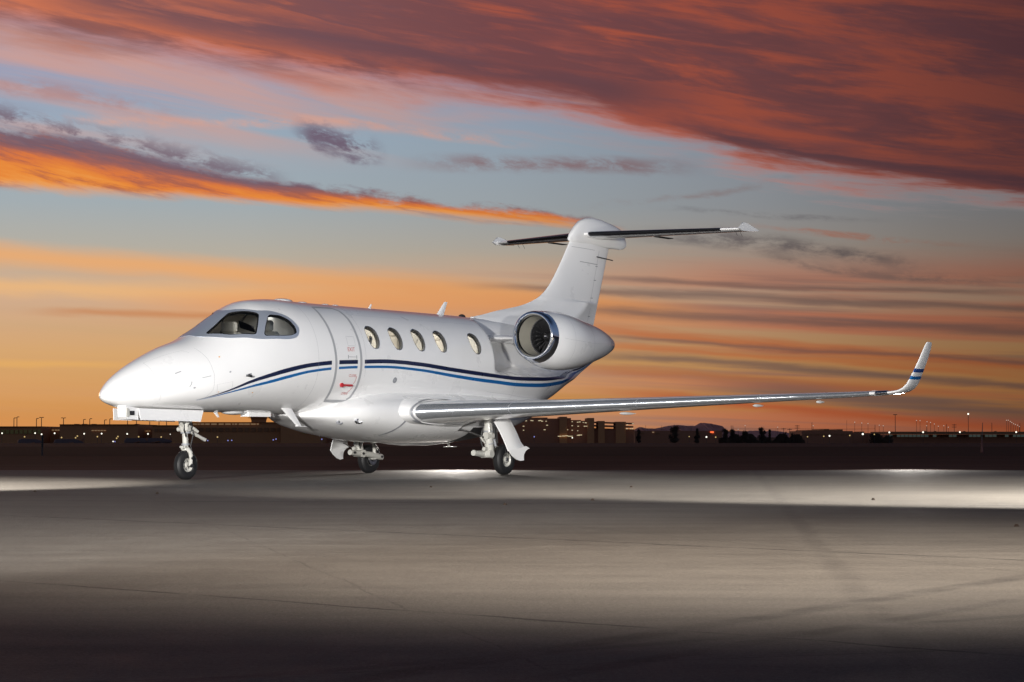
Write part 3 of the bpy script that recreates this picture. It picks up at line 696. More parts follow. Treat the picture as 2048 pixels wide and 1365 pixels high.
def disc_on(x, ph, r, m, name, parent=None, off=.006):
    ol = [(x + r * math.cos(t), ph + r * math.sin(t) / KP) for t in np.linspace(0, 2 * PI, 20)[:-1]]
    mb = patch(ol, off, r * .7); rim(mb, ol, off, 0, r * .5); return jb(mb, name, M[m], parent)
d_ = disc_on(5.93, -.338, .052, 'seal', 'fuel_cap'); disc_on(5.93, -.338, .018, 'grey', 'cap_lock', d_, .010)
disc_on(1.96, .175, .016, 'grey', 'static_port'); disc_on(1.29, .02, .018, 'grey', 'static_port')
pb = MB(); a_ = surf(2.32, .01, 0)[0]; pb.tube([a_, a_ + [-.02, .07, -.02], a_ + [-.16, .09, -.02]], [.018, .016, .008], 8); jb(pb, 'pitot_probe', M['dark'])
pl([(2.26, .015), (2.37, .015)], .035, 'seal', 'probe_plate')
# roof and belly fittings
def dome(x, z, rx, ry, rz, name, m='white', ny=0.):
    mb = MB(); mb.loft([[(x + rx * math.cos(a) * k, ny + ry * math.sin(a) * k, z + rz * math.sqrt(max(0, 1 - k * k))) for a in np.linspace(0, 2 * PI, 25)[:-1]] for k in (1, .9, .7, .45, .2, .01)]); return jb(mb, name, M[m])
rt = lambda x: float(prof(FT, np.array([x]))[0]); rb = lambda x: float(prof(FB, np.array([x]))[0])
dome(4.05, rt(4.05) - .01, .22, .13, .05, 'antenna_dome'); dome(4.55, rt(4.55) - .008, .12, .07, .03, 'antenna_dome'); dome(5.15, rt(5.15) - .008, .10, .06, .028, 'antenna_dome'); dome(5.42, rt(5.42) - .008, .08, .06, .028, 'antenna_dome')
dome(9.12, rt(9.12) - .01, .09, .06, .06, 'beacon', 'dark'); dome(9.45, 2.84, .06, .05, .035, 'antenna_dome')
def blade(base, tip, cb, ct, t, name, m='white', y=0., yt=None):
    yt = y if yt is None else yt; rings = []
    for k in np.linspace(0, 1, 5):
        cx = base[0] + (tip[0] - base[0]) * k; cz = base[1] + (tip[1] - base[1]) * k; c_ = cb + (ct - cb) * k; tt_ = t * (1 - .5 * k); yy = y + (yt - y) * k
        rings.append([(cx + c_ * a, yy + tt_ * b, cz) for a, b in ((-.5, 0), (-.3, .7), (0, 1), (.5, 0), (0, -1), (-.3, -.7))])
    mb = MB(); mb.loft(rings, True, True, True); return jb(mb, name, M[m])
blade((8.42, rt(8.4) - .03), (8.62, 3.10), .24, .10, .018, 'blade_antenna'); blade((6.35, rt(6.3) - .02), (6.42, rt(6.3) + .08), .09, .04, .01, 'blade_antenna')
bA = blade((3.62, 1.15), (3.97, .845), .28, .13, .02, 'belly_blade_antenna', y=.42, yt=.42)
ft_ = MB(); ft_.prism([(3.91, .42, .848), (4.04, .42, .838), (4.16, .42, .833), (4.16, .42, .827), (3.91, .42, .830)], (0, -.015, 0), (0, .02, 0)); jb(ft_, 'antenna_foot', M['white'], bA)
blade((2.36, 1.06), (2.44, .97), .10, .05, .01, 'belly_blade_antenna', y=.05)
mb = MB(); mb.loft([[(2.80 + .27 * math.cos(a) * k, .05 + .14 * math.sin(a) * k, 1.06 - .05 * math.sqrt(max(0, 1 - k * k))) for a in np.linspace(0, 2 * PI, 25)[:-1]] for k in (1, .9, .7, .45, .2, .01)]); jb(mb, 'belly_radome', M['white'])
mb = MB(); mb.box((3.05, -.02, .985), (3.58, .16, 1.06)); jb(mb, 'belly_antenna_box', M['white'], smooth=False)
blade((3.80, 1.04), (3.84, .99), .06, .05, .015, 'belly_blade_antenna')

# ---- belly fairing
BF = np.array([(4.02, .04, 1.05, 1.01), (4.15, .30, 1.06, .965), (4.4, .60, 1.14, .90), (4.75, .85, 1.28, .80), (5.15, 1.00, 1.40, .715), (5.6, 1.06, 1.47, .645), (6.2, 1.10, 1.50, .58), (7.2, 1.12, 1.50, .545), (8.2, 1.10, 1.50, .56), (9.0, 1.06, 1.46, .63), (9.6, .98, 1.44, .73), (10.3, .82, 1.40, .90), (11.0, .56, 1.38, 1.10), (11.4, .30, 1.40, 1.22)])
def fair(x, t, off=0.):
    w = pchip(BF[:, 0], BF[:, 1], x); zt = pchip(BF[:, 0], BF[:, 2], x); zb = pchip(BF[:, 0], BF[:, 3], x); zc = zb + (zt - zb) * .52
    s_, c_ = math.sin(t), math.cos(t); h = (zt - zc) if s_ > 0 else (zc - zb)
    return (x, (w + off) * math.copysign(abs(c_) ** .78, c_), zc + (h + off) * math.copysign(abs(s_) ** .9, s_))
rings = [[fair(x, t) for t in np.linspace(0, 2 * PI, 73)[:-1]] for x in np.concatenate([np.linspace(4.02, 4.6, 14), np.linspace(4.66, 11.4, 70)])]
mb = MB(); mb.loft(rings, True, True, True); bf = jb(mb, 'belly_fairing', M['white'])
def fair_ribbon(x, t0, t1, w, m, name, off=.004, dx_=0.):
    T = np.linspace(t0, t1, 24); mb = MB(); mb.loft([[fair(x + dx_ * (i / 23) + a, t, off) for i, t in enumerate(T)] for a in (-w / 2, 0, w / 2)], False); return jb(mb, name, M[m], bf)
fair_ribbon(6.02, -.16, -1.0, .05, 'seal', 'fairing_seam', dx_=-.25)
for x_, y_, s_ in ((4.95, .80, .075), (4.68, .55, .055)):    # chromed inlets on the fairing's front
    t_ = -.42 if x_ > 4.8 else -.62
    c_ = np.array(fair(x_, t_, .006))
    mb = MB()
    for k in range(10):
        a = 2 * PI * k / 10; p = c_ + np.array([math.cos(a) * s_, .0, math.sin(a) * s_ * .45]); mb.tube([p + [0, -.02, 0], p + [.012, .018, 0]], .016, 6)
    jb(mb, 'vent_outlet', M['chrome' if s_ > .07 else 'seal'], bf)
kl = MB(); kr = []
for x, w, zb_, zt_ in ((6.55, .02, .57, .60), (6.9, .10, .53, .60), (7.3, .15, .505, .60), (8.0, .16, .505, .60), (8.7, .12, .55, .66), (9.2, .04, .64, .70)):
    kr.append([(x, w * math.cos(a), zb_ + (zt_ - zb_) * (.5 + .5 * math.sin(a)) * 1.) for a in np.linspace(0, 2 * PI, 17)[:-1]])
kl.loft(kr, True, True, True); jb(kl, 'keel_fairing', M['white'], bf)
dm = MB(); dm.tube([(8.60, .05, .60), (8.66, .05, .49)], .022, 8); dm.box((8.56, .0, .478), (8.82, .1, .49)); jb(dm, 'drain_mast', M['gear'], bf)
# dark sheets on the closed fairing, painted shade for the wheel bays
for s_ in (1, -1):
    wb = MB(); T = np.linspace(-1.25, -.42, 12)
    wb.loft([[fair(x, t, .003) for t in T] for x in np.linspace(8.02, 8.72, 8)], False); jb(wb, 'wheel_bay_shade', M['dark'], bf, mirror=(s_ < 0))

# ---- wings
def airfoil(n=26, t=.13, camber=.015):
    xc = (1 - np.cos(np.linspace(0, PI, n))) / 2
    yt = 5 * t * (.2969 * np.sqrt(xc) - .126 * xc - .3516 * xc ** 2 + .2843 * xc ** 3 - .1036 * xc ** 4); yc = camber * 4 * xc * (1 - xc)
    up = [(a, c + b) for a, b, c in zip(xc, yt, yc)]; dn = [(a, c - b) for a, b, c in zip(xc, yt, yc)]
    return up[::-1] + dn[1:]         # TE upper -> LE -> TE lower
def sect(le, chord, t, span=(0, 1, 0), up=(0, 0, 1), tw=0., sub=None, off=0., cam_=.015):
    af = airfoil(26, t, cam_); le = np.array(le, float); up = np.array(up, float); out = []
    for a, b in af:
        if sub and a > sub: continue
        xx = a * chord; zz = b * chord
        if off:
            n_a = math.atan2(b, a - .12); xx += off * math.cos(n_a) ; zz += off * math.sin(n_a)
        xr = xx * math.cos(tw) + zz * math.sin(tw); zr = -xx * math.sin(tw) + zz * math.cos(tw)
        out.append(tuple(le + np.array([xr, 0, 0]) + up * zr))
    return out
WG = [(.75, 5.62, 1.045, 3.05, .150), (1.169, 5.913, 1.075, 2.75, .150), (1.752, 6.322, 1.105, 2.40, .142), (3.127, 7.284, 1.162, 1.95, .130), (5.194, 8.730, 1.268, 1.42, .118), (7.264, 10.18, 1.372, .92, .105), (7.526, 10.364, 1.392, .84, .10)]
for sgn in (1, -1):
    mir = sgn < 0
    Wn = [w for w in WG]
    fine_w = []
    a = np.array(Wn); ys = np.linspace(a[0, 0], a[-1, 0], 40)
    cols = [np.interp(ys, a[:, 0], a[:, k]) for k in range(1, 5)]
    rings = [sect((cols[0][i], ys[i], cols[1][i]), cols[2][i], cols[3][i], tw=.035 - .03 * i / 39) for i in range(40)]
    mb = MB(); mb.loft(rings, True, True, True); wing = jb(mb, 'wing', M['white'], mirror=mir)
    i0 = 3
    le_r = [sect((cols[0][i], ys[i], cols[1][i]), cols[2][i], cols[3][i], tw=.035 - .03 * i / 39, sub=.085, off=.004) for i in range(i0, 40)]
    mb = MB(); mb.loft(le_r, False); jb(mb, 'leading_edge', M['alu'], wing, mirror=mir, recalc=False)
    # root glove and its grey seal
    gl = []
    for k in np.linspace(0, 1, 12):
        y = .55 + .66 * k; x = 5.05 + .86 * k ** .6; gl.append(sect((x, y, 1.10 - .02 * k), 3.6 - .85 * k ** .6, .152 + .02 * (1 - k), tw=.035, off=.012 * (1 - .3 * k)))
    mb = MB(); mb.loft(gl, True, True, True); jb(mb, 'wing_root_glove', M['white'], mirror=mir)
    sl = [sect((5.913 + .70 * (y - 1.169), y, 1.078), 2.75, .158, tw=.035, sub=.55, off=.014) for y in (1.155, 1.20, 1.245)]
    mb = MB(); mb.loft(sl, False); jb(mb, 'root_seal', M['seal'], mirror=mir, recalc=False)
    # winglet: sweeps up in a tight curve
    pts = [(7.526, 10.364, 1.392, .84, 0), (7.65, 10.47, 1.400, .72, 0), (7.78, 10.56, 1.408, .62, 8), (7.90, 10.63, 1.43, .55, 25), (7.98, 10.69, 1.475, .50, 42), (8.04, 10.73, 1.545, .47, 56), (8.085, 10.77, 1.64, .44, 64), (8.15, 10.815, 1.80, .40, 68), (8.22, 10.855, 1.97, .355, 70), (8.28, 10.895, 2.14, .31, 71), (8.315, 10.925, 2.235, .25, 72), (8.328, 10.95, 2.262, .17, 72)]
    wl = [sect((x, y, z), c, .10, up=(0, -math.sin(math.radians(t)), math.cos(math.radians(t))), cam_=0.) for y, x, z, c, t in pts]
    mb = MB(); mb.loft(wl, True, False, True); wlo = jb(mb, 'winglet', M['white'], wing, mirror=mir)
    M['wlnavy'] = M.get('wlnavy') or mat('winglet_navy', lin('#24427f'), .3, coat=.8)
    for z0, z1, m in ((1.755, 1.815, 'wlnavy'), (1.635, 1.69, 'blue')):
        a = np.array(pts); rr = []
        for z in np.linspace(z0, z1, 4):
            f_ = lambda k: float(np.interp(z, a[:, 2], a[:, k])); t = f_(4)
            rr.append(sect((f_(1), f_(0), z), f_(3), .10, up=(0, -math.sin(math.radians(t)), math.cos(math.radians(t))), off=.003, cam_=0.))
        mb = MB(); mb.loft(rr, True); jb(mb, 'winglet_stripe', M[m], wing, mirror=mir)
    nl = [sect((np.interp(y, [7.526, 7.65, 7.78], [10.364, 10.47, 10.56]), y, np.interp(y, [7.526, 7.65, 7.78], [1.392, 1.40, 1.408])), .7, .11, sub=.10, off=.006) for y in (7.60, 7.66, 7.72, 7.77)]
    mb = MB(); mb.loft(nl, False); jb(mb, 'navigation_light', M['chrome'], wing, mirror=mir, recalc=False)
    # flap track fairings and tabs under the wing
    for y in (3.9, 5.8, 6.7):
        x = 5.913 + .70 * (y - 1.169); zz = float(np.interp(y, np.array(WG)[:, 0], np.array(WG)[:, 2])); ch = float(np.interp(y, np.array(WG)[:, 0], np.array(WG)[:, 3]))
        mb = MB(); rr = []
        for k, r in ((0, .004), (.1, .016), (.35, .022), (.7, .016), (1, .003)):
            rr.append([(x + ch * .25 + ch * .3 * k, y + r * math.cos(q_), zz - .075 * ch - .012 + r * math.sin(q_) * 1.2) for q_ in np.linspace(0, 2 * PI, 13)[:-1]])
        mb.loft(rr, True, True, True); jb(mb, 'flap_track_fairing', M['white'], wing, mirror=mir)
    # faint joints in the leading edge
    for y in (2.55, 4.3, 6.0):
        k = (y - .75) / (7.526 - .75); i = k * 39
        f_ = lambda j: float(np.interp(y, ys, cols[j])); rr = [sect((f_(0) + .7 * d, y + d, f_(1)), f_(2), f_(3), tw=.035 - .03 * k, sub=.083, off=.0052) for d in (-.006, .006)]
        mb = MB(); mb.loft(rr, False); jb(mb, 'leading_edge_joint', M['seal'], wing, mirror=mir, recalc=False)

# ---- engines
NAC = [(0.16, .465), (.3, .497), (.45, .517), (.6, .527), (.8, .525), (1.0, .508), (1.2, .480), (1.43, .440), (1.65, .400), (1.8, .368), (1.95, .335), (2.1, .298), (2.25, .255), (2.4, .205), (2.52, .160), (2.6, .125)]
zo = lambda t: float(np.interp(t, [0, .3, .6, 1.4, 2.0, 2.7], [0, -.045, -.07, -.105, -.085, -.085]))
EX, EY, EZ = 9.03, 1.61, 2.47
for sgn in (1, -1):
    mir = sgn < 0; NS = 64
    def ring(t, r, z_=None):
        zz = EZ + (zo(t) if z_ is None else z_); return [(EX + t, EY + r * math.cos(a), zz + r * math.sin(a)) for a in np.linspace(0, 2 * PI, NS + 1)[:-1]]
    mb = MB(); mb.loft([ring(t, r) for t, r in NAC], True, False, False); nac = jb(mb, 'engine_nacelle', M['white'], mirror=mir)
    mb = MB(); mb.loft([ring(.16, .4655), ring(.10, .460, -.015), ring(.05, .449, -.008), ring(.015, .434, 0), ring(0, .415, 0), ring(-.004, .400, 0), ring(.0, .385, 0), ring(.02, .370, 0), ring(.06, .358, 0), ring(.10, .352, 0)])
    jb(mb, 'intake_lip', M['chrome'], nac, mirror=mir)
    mb = MB(); mb.loft([ring(.10, .352, 0), ring(.2, .348, 0), ring(.44, .345, 0)]); jb(mb, 'intake_duct', M['duct'], nac, mirror=mir)
    mb = MB(); mb.loft([ring(.44, .345, 0), ring(.445, .33, 0), ring(.6, .33, 0), ring(.62, .0, 0)]); jb(mb, 'fan_case', M['dark'], nac, mirror=mir)
    mb = MB(); mb.lathe([(.38, .004), (.40, .04), (.44, .075), (.50, .095), (.56, .10)], (EX, EY, EZ), 'x', 24); jb(mb, 'spinner', M['blade'], nac, mirror=mir)
    mb = MB(); mb.lathe([(.385, .0), (.386, .012), (.392, .02)], (EX, EY, EZ), 'x', 12); jb(mb, 'spinner_tip', M['grey'], nac, mirror=mir)
    for k in range(22):
        a = 2 * PI * k / 22; R = Matrix.Rotation(a, 3, 'X'); mb = MB(); rr = []
        for q_ in np.linspace(0, 1, 5):
            r = .09 + .235 * q_; tw = math.radians(35 + 22 * q_); c_ = .055 + .012 * q_; sw = .02 * math.sin(q_ * 2.2)
            row = []
            for s_, th_ in ((-1, 0), (0, .004), (1, 0), (0, -.004)):
                lx = s_ * c_ * math.cos(tw) * .8; ly = s_ * c_ * math.sin(tw) * .55 + sw; p = R @ Vector((lx, ly + th_, r)); row.append((EX + .50 + p.x, EY + p.y, EZ + p.z))
            rr.append(row)
        mb.loft(rr, True, False, True); jb(mb, 'fan_blade', M['blade'], nac, mirror=mir, angle=25)
    mb = MB(); mb.loft([ring(2.6, .125), ring(2.58, .112), ring(2.3, .11), ring(2.28, .0)]); jb(mb, 'exhaust_nozzle', M['dark'], nac, mirror=mir)
    for t in (.62, 1.38, 2.36):
        mb = MB(); rr_ = float(np.interp(t, [n[0] for n in NAC], [n[1] for n in NAC])); mb.loft([ring(t - .003, rr_ + .0025), ring(t + .003, rr_ + .0015)]); jb(mb, 'cowl_joint', M['grey'], nac, mirror=mir)
    tl = [n for n in NAC if n[0] >= .3]; mb = MB(); mb.loft([[(EX + t, EY + (r + .002) * math.cos(a), EZ + zo(t) + (r + .002) * math.sin(a)) for t, r in tl] for a in (-.016, -.010)], False); jb(mb, 'cowl_joint', M['grey'], nac, mirror=mir)
    # pylon
    rr = []
    for k in np.linspace(0, 1, 8):
        y = .30 + .95 * k; x0 = 9.42 - .12 * k; rr.append(sect((x0, y, 2.47 - .03 * k), 2.0 - .25 * k, .052 + .03 * (1 - k), cam_=0., tw=0))
    mb = MB(); mb.loft(rr, True, True, True); jb(mb, 'pylon', M['white'], mirror=mir)

# ---- fin and tailplane
LEz = [(2.60, 8.85), (2.80, 9.15), (2.86, 9.40), (2.93, 9.80), (3.015, 10.22), (3.08, 10.62), (3.15, 11.02), (3.25, 11.40), (3.375, 11.71), (3.55, 11.97), (3.83, 12.24), (4.28, 12.60), (4.50, 12.76)]
lz = np.array(LEz)
def fin_ring(z, off=0., x0=None):
    le = float(pchip(lz[:, 0], lz[:, 1], np.array([z]))[0]); te = 13.57 + (z - 2.7) * .372
    ch = te - le; half = float(np.interp(z, [2.6, 2.86, 3.0, 3.2, 3.6, 4.5], [.20, .17, .145, .125, .115, .095])) + off
    out = []
    for a in np.linspace(0, 2 * PI, 61)[:-1]:
        q_ = (1 - math.cos(a)) / 2            # 0 at LE
        # thickest close behind the true fin's quarter chord
        env = (q_ ** .55) * (1 - q_) ** .8 * 1.72
        if ch > 2.2: env = (np.interp(q_, [0, .15, .45, .75, 1], [0, .50, .88, 1.0, 0]) ** 1.0)
        out.append((le + ch * q_, math.copysign(half * min(env, 1.), math.sin(a)) if 0 < a < PI or a > PI else 0., z))
    return out
mb = MB(); mb.loft([fin_ring(z) for z in np.concatenate([[2.6, 2.72, 2.80], np.linspace(2.84, 3.4, 20), np.linspace(3.45, 4.5, 20)])], True, True, True)
fin = jb(mb, 'vertical_fin', M['white'], angle=50)
def fin_y(x, z, off):
    r_ = fin_ring(z, 0.); half = [p for p in r_ if p[1] >= 0]; half.sort(); return float(np.interp(x, [p[0] for p in half], [p[1] for p in half])) + off
def fin_line(pts, w, m, name, vertical=True):
    for s_ in (1, -1):
        mb = MB(); A = []; B = []
        P = []
        for (a, b) in zip(pts[:-1], pts[1:]):
            for k in np.linspace(0, 1, 12): P.append((a[0] + (b[0] - a[0]) * k, a[1] + (b[1] - a[1]) * k))
        for x, z in P:
            if vertical: A.append((x - w / 2, fin_y(x - w / 2, z, .003), z)); B.append((x + w / 2, fin_y(x + w / 2, z, .003), z))
            else: A.append((x, fin_y(x, z - w / 2, .003), z - w / 2)); B.append((x, fin_y(x, z + w / 2, .003), z + w / 2))
        mb.loft([A, B], False); jb(mb, name, M[m], fin, mirror=s_ < 0)
fin_line([(13.33, 2.95), (13.78, 4.38)], .010, 'grey', 'rudder_hinge_line')
fin_line([(13.03, 4.12), (13.72, 4.10)], .012, 'seal', 'panel_line', False)
fin_line([(12.78, 4.40), (13.6, 4.38)], .008, 'grey', 'panel_line', False)
for x, z in ((13.68, 4.06), (13.62, 3.78), (13.50, 3.42), (13.38, 3.05)):
    fin_line([(x - .05, z), (x + .05, z)], .014, 'seal', 'hinge_fitting', False)
rl = MB(); rl.tube([(13.62, .10, 4.25), (14.28, .06, 4.22)], .011, 6); jb(rl, 'trim_rod', M['dark'], fin)
# bullet fairing on top of the fin
BU = [(12.74, 4.60, 4.52, .03), (12.82, 4.70, 4.48, .06), (12.95, 4.82, 4.46, .08), (13.10, 4.93, 4.45, .092), (13.30, 5.00, 4.45, .10), (13.52, 5.03, 4.45, .102), (13.85, 5.02, 4.45, .098), (14.18, 4.975, 4.455, .085), (14.45, 4.93, 4.465, .065), (14.65, 4.88, 4.46, .05), (14.80, 4.78, 4.49, .03), (14.90, 4.62, 4.55, .008)]
mb = MB(); rr = []
for x, t_, b_, w_ in BU: rr.append([(x, w_ * math.copysign(abs(math.cos(a)) ** .8, math.cos(a)), (t_ + b_) / 2 + (t_ - b_) / 2 * math.copysign(abs(math.sin(a)) ** .85, math.sin(a))) for a in np.linspace(0, 2 * PI, 41)[:-1]])
mb.loft(rr, True, True, True); jb(mb, 'fin_top_fairing', M['white'], angle=55)
for sgn in (1, -1):
    mir = sgn < 0
    sec = lambda k, **kw: sect((13.13 + 1.33 * k, .10 + 2.80 * k, 4.675 + .065 * k), 1.28 - .60 * k, .105, cam_=-.01, tw=-.01, **kw)
    mb = MB(); mb.loft([sec(k) for k in np.linspace(0, 1, 16)], True, True, True); hs = jb(mb, 'horizontal_stabilizer', M['white'], mirror=mir)
    mb = MB(); mb.loft([sec(k, sub=.085, off=.005) for k in np.linspace(.03, .865, 14)], False); jb(mb, 'deicing_boot', M['boot'], hs, mirror=mir, recalc=False)
    mb = MB(); mb.loft([sec(k, sub=.105, off=.003) for k in np.linspace(.025, .868, 14)], False); jb(mb, 'boot_trim', M['alu'], hs, mirror=mir, recalc=False)
    mb = MB(); mb.prism([(14.32, 2.903, 4.735), (14.42, 2.903, 4.80), (14.50, 2.903, 4.855), (14.58, 2.903, 4.86), (14.75, 2.903, 4.83), (15.14, 2.903, 4.745), (15.10, 2.903, 4.725), (14.75, 2.903, 4.70), (14.45, 2.903, 4.69)], (0, .0, 0), (0, .032, 0)); jb(mb, 'tip_plate', M['white'], hs, mirror=mir)
    for xx in (14.78, 14.98):
        mb = MB(); mb.tube([(xx, 2.6, 4.72), (xx + .08, 2.6, 4.64)], .004, 5); jb(mb, 'static_wick', M['dark'], hs, mirror=mir)
    mb = MB(); mb.box((14.0, 1.2, 4.615), (14.55, 1.32, 4.63)); jb(mb, 'elevator_tab_hinge', M['dark'], hs, mirror=mir)

# ---- landing gear
def wheel(cx, cy, cz, R, w, parent, rimr, mir=False, face=1):
    mb = MB(); h = w / 2
    pr = [(-h * .72, rimr), (-h * .95, rimr + .02), (-h, R * .72), (-h * .93, R * .86), (-h * .70, R * .955), (-h * .45, R * .99)]
    for g_ in (-.38, -.13, .13, .38):
        pr += [(h * (g_ - .05), R * .998), (h * (g_ - .03), R * .975), (h * (g_ + .03), R * .975), (h * (g_ + .05), R * .998)]
    pr += [(h * .45, R * .99), (h * .70, R * .955), (h * .93, R * .86), (h, R * .72), (h * .95, rimr + .02), (h * .72, rimr)]
    mb.lathe(pr, (cx, cy, cz), 'y', 48)
    for i, p in enumerate(mb.v):       # flat contact patch
        if p[2] < .004: mb.v[i] = (p[0], p[1], .001)
    jb(mb, 'tyre', M['black'], parent, mirror=mir, angle=30)
    mb = MB(); mb.lathe([(-h * .72, rimr), (-h * .6, rimr * .93), (-h * .35, rimr * .86), (-h * .3, rimr * .4), (-h * .5, rimr * .36), (-h * .5, 0)], (cx, cy, cz), 'y', 32)
    mb.lathe([(h * .72, rimr + .003), (h * .78, rimr - .004), (h * .6, rimr * .90), (h * .35, rimr * .82), (h * .30, rimr * .42), (h * .62, rimr * .36), (h * .64, 0)], (cx, cy, cz), 'y', 32)
    ro = jb(mb, 'rim', M['gear'], parent, mirror=mir)
    for k in range(6):
        a = 2 * PI * k / 6 + .3; mb2 = MB(); mb2.lathe([(h * .33, .014), (h * .36, 0.)], (cx + rimr * .62 * math.cos(a), cy, cz + rimr * .62 * math.sin(a)), 'y', 10)
        mb.v = []; jb(mb2, 'rim_hole', M['dark'], parent, mirror=mir)
# nose gear
ng = MB(); ng.tube([(1.70, 0, 1.12), (1.715, 0, .86), (1.72, 0, .76)], [.085, .08, .062]); ng.tube([(1.70, -.12, .78), (1.70, .12, .78)], .035, 10); ng.tube([(1.72, 0, .77), (1.745, 0, .47)], .045, 14)
ng.tube([(1.72, 0, 1.0), (1.73, 0, .92), (1.735, 0, .80), (1.735, 0, .73)], [.09, .105, .10, .075], 18); ng.tube([(1.66, .09, .86), (1.66, .09, .76)], .03, 8); ng.tube([(1.80, .10, .80), (1.90, .11, .74)], .024, 8); ng.tube([(1.52, .0, 1.0), (1.66, .05, .78)], .022, 8); ng.tube([(1.44, .07, 1.0), (1.60, .08, .83)], .02, 8)
ng.tube([(1.78, .05, .75), (2.0, .06, .66), (2.12, .06, .615)], [.03, .026, .03], 10)
ng.tube([(1.86, .10, .77), (1.86, -.08, .77)], .028, 10)
ngo = jb(ng, 'nose_gear', M['gear'])
nh = MB(); nh.tube([(1.78, .08, .92), (1.82, .09, .70), (1.78, .07, .52), (1.77, .12, .40)], .010, 6); nh.tube([(1.66, .06, .90), (1.62, .08, .76), (1.69, .06, .66)], .010, 6); jb(nh, 'hydraulic_line', M['dark'], ngo)
nb = MB(); nb.lathe([(0, .001), (0, .026), (.02, .026), (.02, .001)], (1.73, .10, .86), 'y', 10); nb.lathe([(0, .001), (0, .022), (.02, .022), (.02, .001)], (1.75, .118, .33), 'y', 10); nb.lathe([(0, .001), (0, .03), (.02, .03), (.02, .001)], (1.745, .12, .215), 'y', 10); jb(nb, 'pivot_bolt', M['dark'], ngo)
for z_, r_ in ((.73, .082), (.545, .06)):
    nt = MB(); nt.tube([(1.74, 0, z_ + .015), (1.74, 0, z_ - .015)], r_, 16); jb(nt, 'strut_collar', M['seal'], ngo)
fk = MB(); fk.tube([(1.745, 0, .50), (1.745, 0, .46)], .055)
for s_ in (-1, 1): fk.tube([(1.745, 0, .475), (1.74, s_ * .055, .468), (1.745, s_ * .10, .42), (1.75, s_ * .108, .33), (1.745, s_ * .100, .215)], [.032, .036, .034, .028, .032], 10)
fk.tube([(1.64, .02, .50), (1.70, .02, .50)], .025, 8); fk.tube([(1.68, -.05, .505), (1.68, .06, .505)], .02, 8)
jb(fk, 'fork', M['gear'], ngo); ax = MB(); ax.tube([(1.745, -.115, .215), (1.745, .122, .215)], .022, 12); jb(ax, 'axle', M['gearmetal'], ngo)
wheel(1.745, 0, .224, .226, .145, ngo, .105)
for s_ in (1, -1):
    nd = MB(); nd.prism([(.42, .25, 1.09), (1.86, .25, 1.07), (1.83, .25, 1.0), (1.78, .265, .895), (1.2, .27, .905), (.45, .27, .915)], (0, 0, 0), (0, .014, 0)); jb(nd, 'nose_gear_door', M['white'], mirror=s_ < 0, angle=20)
nf = MB(); nf.prism([(.15, .25, 1.13), (.42, .25, 1.09), (.43, .25, .918), (.20, .25, .925), (.16, .25, .96)], (0, -.16, 0), (0, 0, 0)); nfo = jb(nf, 'forward_gear_door', M['white'], angle=20)
tx = MB(); tx.box((.24, .252, .985), (.33, .266, 1.05)); jb(tx, 'taxi_light', M['dark'], nfo, smooth=False)
tx = MB(); tx.box((.17, .22, .96), (.195, .268, 1.09)); tx.box((.195, .252, .965), (.225, .268, 1.07)); jb(tx, 'light_bracket', M['gear'], nfo, smooth=False)
